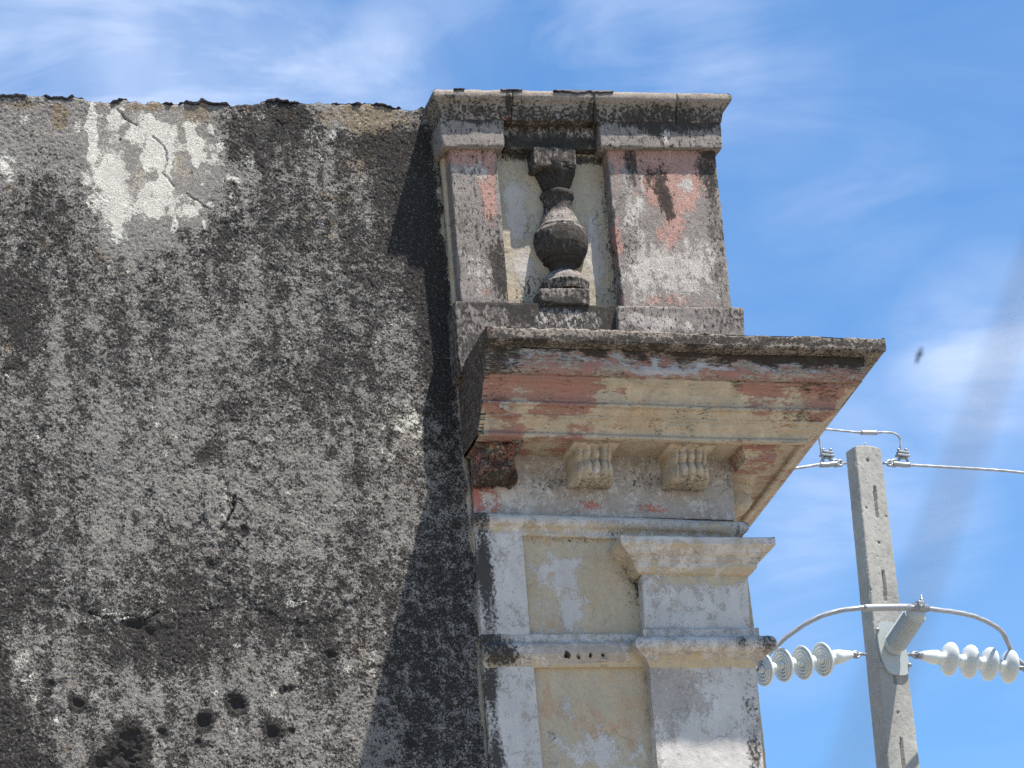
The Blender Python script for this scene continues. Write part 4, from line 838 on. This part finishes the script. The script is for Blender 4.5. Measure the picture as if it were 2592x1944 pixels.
# --- through bolts / eye on the pole sides
def chain(p0, p1, parent):
    """clevis, shackle and eye between two points"""
    d = (p1 - p0); L = d.length; d.normalize(); M3 = frame_from(d)
    Xx = Matrix((d, M3.col[0], M3.col[1])).transposed()
    tube('eye_bolt', [p0, p0 + d * L * .35], .011, M_galv, parent, n=8, smoothn=0)
    def ring(c, r, t, ax):
        pts = [c + ax @ Vector((r * 1.5 * math.cos(a), r * math.sin(a), 0)) for a in np.linspace(0, 2 * math.pi, 17)]
        tube('link', pts, t, M_galv, parent, n=7, smoothn=0)
    ring(p0 + d * L * .45, .024, .008, Xx); X2 = Matrix((d, M3.col[1], M3.col[0])).transposed(); ring(p0 + d * L * .68, .024, .008, X2)
    boxm('clevis', p0 + d * L * .88, Xx, (L * .34, .05, .032), M_galv, parent, .006)
    tube('pin', [p0 + d * L * .82 - M3.col[0] * .036, p0 + d * L * .82 + M3.col[0] * .036], .009, M_galv, parent, n=8, smoothn=0)
# --- insulator strings
disc_prof = [(.0, -.062), (.030, -.062), (.040, -.055), (.044, -.040), (.044, -.010), (.052, -.004), (.075, .004), (.100, .016), (.118, .030), (.127, .043), (.1275, .050), (.122, .054), (.112, .046), (.106, .030), (.101, .058), (.095, .058), (.090, .038), (.080, .038), (.076, .058), (.070, .058), (.065, .036), (.055, .036), (.051, .056), (.045, .056), (.038, .024), (.030, .036), (.028, .066), (.018, .070), (.018, .084), (.0, .084)]
def istring(name, label, pts, attach, sgn):
    root = thing(name, label, 'insulator', tuple(L4(*pts[0])), 'strings of insulator discs on the utility pole')
    C_ = [L4(*p) for p in pts]; ax = (C_[-1] - C_[0]).normalized(); first = None; M3 = frame_from(ax); M4 = M3.to_4x4()
    Vd, Fd = lathe_pts(disc_prof, 40)
    for c in C_:
        if first is None:
            o = np_mesh('disc', [tuple(Vector(root.location) + Vector(v)) for v in Vd], Fd, M_porc, root); fix_normals(o); first = o
        else: o = first.copy(); COL.objects.link(o); o.parent = root
        o.matrix_basis = Matrix.Translation(c - root.location) @ M4
    if True:
        e = C_[0] - ax * .062
        lathe('end_cap', [(.014, -.15), (.030, -.15), (.034, -.13), (.052, -.05), (.056, 0), (.02, .012)], e, ax, M_porc, root, 24)
        chain(L4(*attach), e - ax * .15, root)
    en = C_[-1] + ax * .085; chain(en, en + ax * .16, root)
    return C_, ax, en + ax * .16
CL, axL, endL = istring('insulator_string', 'string of pale ribbed insulator discs on the left of the concrete pole, undersides showing', [(450, 1151), (357, 1166), (264, 1176), (172, 1196)], (628, 1131), -1)
CR, axR, endR = istring('insulator_string', 'string of smooth white insulator discs on the right of the concrete pole', [(992, 1150), (1085, 1162), (1177, 1173), (1270, 1185)], (818, 1131), 1)
# --- post insulator
post = thing('post_insulator', 'stout pale ribbed post insulator leaning out from the front of the concrete pole', 'insulator', tuple(L4(755, 1120)))
pb0 = L4(745, 1105) - WN * .012
axis = (-WN * .42 + Vector((0, 0, .175)) - WX * .012); PL = axis.length; axis.normalize()
def post_prof():
    pr = [(.0, 0), (.070, 0), (.074, .02), (.072, .05)]; n = 15; s0, s1 = .06, PL - .06
    for k in range(n):
        z = s0 + (s1 - s0) * k / n; h = (s1 - s0) / n
        pr += [(.072, z), (.084, z + h * .34), (.087, z + h * .52), (.084, z + h * .66), (.072, z + h * .76)]
    pr += [(.074, s1 + .004), (.070, s1 + .025), (.055, s1 + .042), (.035, s1 + .050), (0, s1 + .050)]
    return pr
lathe('porcelain_body', post_prof(), pb0 + axis * .0, axis, M_poly, post, 40)
def plate():
    # rounded mounting plate, taller than wide, slightly leaning with the pole
    V = []; n = 48; cx_, cz_ = -.0, 0
    for side in (0, 1):
        for i in range(n):
            a = 2 * math.pi * i / n; ca, sa = math.cos(a), math.sin(a); x = .118 * math.copysign(abs(ca) ** .55, ca) ; z = .205 * math.copysign(abs(sa) ** .6, sa); x -= z * .13
            x *= 1 - .14 * max(0, z / .205)
            p = L4(745, 1107) + WX * x + Vector((0, 0, z)) - WN * (.006 + .018 * side); V.append(tuple(p))
    F = [tuple(range(n)), tuple(range(n, 2 * n))] + [(i, (i + 1) % n, n + (i + 1) % n, n + i) for i in range(n)]
    o = np_mesh('base_plate', V, F, M_poly, post, smooth=False); fix_normals(o)
    for cx, cy in ((672, 1022), (690, 1187), (822, 1186), (760, 1195)):
        if cx == 760: continue
        p = L4(cx, cy) - WN * .024; lathe('bolt', [(0, -.004), (.016, -.004), (.016, .008), (.009, .009), (.009, .018), (0, .018)], p, -WN, M_galv, post, 8)
plate()
ptip = pb0 + axis * PL
boxm('clamp_saddle', ptip + Vector((0, 0, .025)) - axis * .01, frame_from(Vector((0, 0, 1)), WN), (.06, .11, .05), M_galv, post, .01)
lathe('clamp_bolt', [(0, 0), (.016, 0), (.016, .016), (.008, .018), (.008, .05), (0, .05)], ptip + Vector((.02, -.02, .045)), (0, 0, 1), M_galv, post, 8)
lathe('clamp_bolt', [(0, 0), (.014, 0), (.014, .016), (.008, .018), (.008, .04), (0, .04)], ptip - axis * .03 + Vector((0, -.05, .0)), (0, -1, .2), M_galv, post, 8)
# --- jumper cable over the post insulator
def Wp(cx, cy, back): return Pn(*cp4(cx, cy), ptop + WN * back, WN)
tb = (ptip - ptop).dot(WN)
jl = [(60, 1265, -.0), (120, 1190, .0), (205, 1098, -.05), (300, 1020, -.14), (400, 962, -.24), (500, 930, -.32), (620, 915, tb + .03), (740, 913, tb), (872, 913, tb), (960, 925, tb), (1040, 935, -.36), (1130, 955, -.28), (1210, 990, -.2), (1262, 1030, -.12), (1292, 1090, -.05), (1318, 1140, 0), (1365, 1180, 0), (1420, 1196, 0)]
jump = thing('jumper_cable', 'grey stranded cable arching over the post insulator between the two insulator strings', 'cable', tuple(ptip))
tube('strand', [Wp(*p) for p in jl], .0165, M_alu, jump, n=20, strands=7, pitch=.16, smoothn=14)
tube('sleeve', [Wp(618, 916, tb + .03), Wp(700, 913.5, tb + .01), Wp(830, 912.5, tb)], .026, M_alu, jump, n=14, smoothn=6)
tube('tip_clamp', [Wp(850, 910, tb), Wp(915, 918, tb)], .030, M_galv, jump, n=12, smoothn=0)
# --- line conductors leaving the strings
for lab, st, ax_, far in (('conductor wire running off right past the last disc of the right insulator string', endR, axR, [(1500, 1212), (2200, 1290)]), ('conductor wire leaving the left insulator string behind the building corner', endL, axL, [(-60, 1235), (-900, 1330)])):
    t_ = thing('conductor', lab, 'cable', tuple(st)); tube('strand', [st - ax_ * .03, *[L4(*f) for f in far]], .012, M_alu, t_, n=14, strands=6, smoothn=20)
    boxm('dead_end_clamp', st + ax_ * .05, Matrix((ax_, frame_from(ax_).col[0], frame_from(ax_).col[1])).transposed(), (.2, .035, .05), M_galv, t_, .01)
# --- top wires, dead-end clamps and bridge
def top_clamp(s, label):
    a = (722, 243) if s > 0 else (522, 243)
    t_ = thing('dead_end_clamp', label, 'cable clamp', tuple(L4(*a)), 'clamps at the head of the utility pole')
    sg = 1 if s > 0 else -1
    def q(dx, dy): return L4(a[0] + sg * dx, a[1] + dy)
    tube('eye_bolt', [q(-14, 0), q(14, 0)], .010, M_galv, t_, n=8, smoothn=0)
    for (cx, cy, rx, ry) in ((16, 0, 13, 12), (36, 0, 16, 15)):
        tube('link', [q(cx + rx * math.cos(a_), cy + ry * math.sin(a_)) for a_ in np.linspace(0, 2 * math.pi, 17)], .010, M_galv, t_, n=8, smoothn=0)
    tube('body', [q(30, 2), q(52, 4), q(80, 8), q(108, 8)], .020, M_galv, t_, n=10)
    tube('saddle', [q(52, 0), q(62, -18), q(78, -26), q(96, -16), q(104, 6)], .010, M_galv, t_, n=8)
    boxm('clamp_plate', q(76, -34), AX, (.11, .05, .018), M_galv, t_, .004); boxm('clamp_plate', q(76, -48), AX, (.09, .05, .018), M_galv, t_, .004)
    for dx in (58, 92):
        tube('u_bolt', [q(dx, -20), q(dx, -64)], .006, M_galv, t_, n=6, smoothn=0)
        lathe('nut', [(0, 0), (.013, 0), (.013, .014), (0, .014)], q(dx, -58), (0, 0, 1), M_galv, t_, 6)
top_clamp(1, 'galvanised clamp on the right side of the pole head, where the top wire ends')
top_clamp(-1, 'galvanised clamp on the left side of the pole head, half behind the cornice')
br = thing('bridge_wire', 'twisted bridging wire looping over the top of the concrete pole', 'wire', tuple(L4(640, 100)))
tube('strand', [L4(440, 260), L4(424, 215), L4(418, 170), L4(410, 120), L4(414, 92), L4(445, 86), L4(520, 93), L4(600, 100), L4(680, 100), L4(740, 101), L4(772, 112), L4(788, 135), L4(790, 180), L4(800, 225)], .0085, M_alu, br, n=14, strands=3, pitch=.10, smoothn=12)
tube('sleeve', [L4(604, 101), L4(640, 101), L4(678, 102)], .018, M_alu, br, n=12, smoothn=4)
for lab, pts in (('thin top wire running off to the right from the pole head', [(800, 250), (960, 259), (1180, 272), (1362, 288), (1900, 352), (2600, 450)]), ('thin top wire running left from the pole head behind the cornice', [(440, 246), (380, 254), (318, 264), (0, 305), (-900, 420)])):
    t_ = thing('overhead_wire', lab, 'wire', tuple(L4(*pts[0]))); tube('strand', [L4(*p) for p in pts], .0105, M_alu, t_, n=14, strands=3, pitch=.12, smoothn=14)

# ================================================================== CLOSE DARK CABLE (out of focus, in front of the lens)
def near(px, py, d): return CAM + ray(px, py) * d
nc = thing('blurred_cable', 'blurred dark cable crossing close to the lens at the far right', 'cable', tuple(near(2400, 1200, .72)))
tube('strand', [near(2930, -100, .84), near(2710, 420, .80), near(2575, 780, .77), near(2415, 1230, .68), near(2250, 1700, .54), near(2100, 2200, .40)], .00095, M_rubber, nc, n=10, smoothn=8)

# a small insect in flight, far in front of the wall's focus
ip = near(2326, 900, 4.6); ins = thing('insect', 'tiny dark flying insect against the blue sky right of the cornice', 'insect', tuple(ip))
iax = (cU * 1.0 + cR * .38).normalized()
lathe('body', [(r_ * 1.35, z_ * 1.5) for r_, z_ in [(0, -.0075), (.0013, -.0062), (.0017, -.003), (.0014, 0), (.0018, .002), (.0015, .0042), (.0008, .0046), (.0013, .0056), (.0010, .0072), (0, .0076)]], ip, iax, M_rubber, ins, 10)
for sg in (-1, 1):
    b_ = ip + iax * .003; w_ = (cR * sg * .8 - FW * .35 - iax * .45).normalized(); n_ = w_.cross(iax).normalized(); c_ = n_.cross(w_)
    ws_ = [b_, b_ + w_ * .003 + c_ * .0008, b_ + w_ * .0045 + c_ * .0014, b_ + w_ * .006, b_ + w_ * .0045 - c_ * .0014, b_ + w_ * .003 - c_ * .0009]
    vv = [tuple(p) for p in ws_] + [tuple(p + n_ * .0002) for p in ws_]
    np_mesh('wing', vv, [tuple(range(6)), tuple(range(11, 5, -1))] + [(i, (i + 1) % 6, 6 + (i + 1) % 6, 6 + i) for i in range(6)], M_rubber, ins, smooth=False)
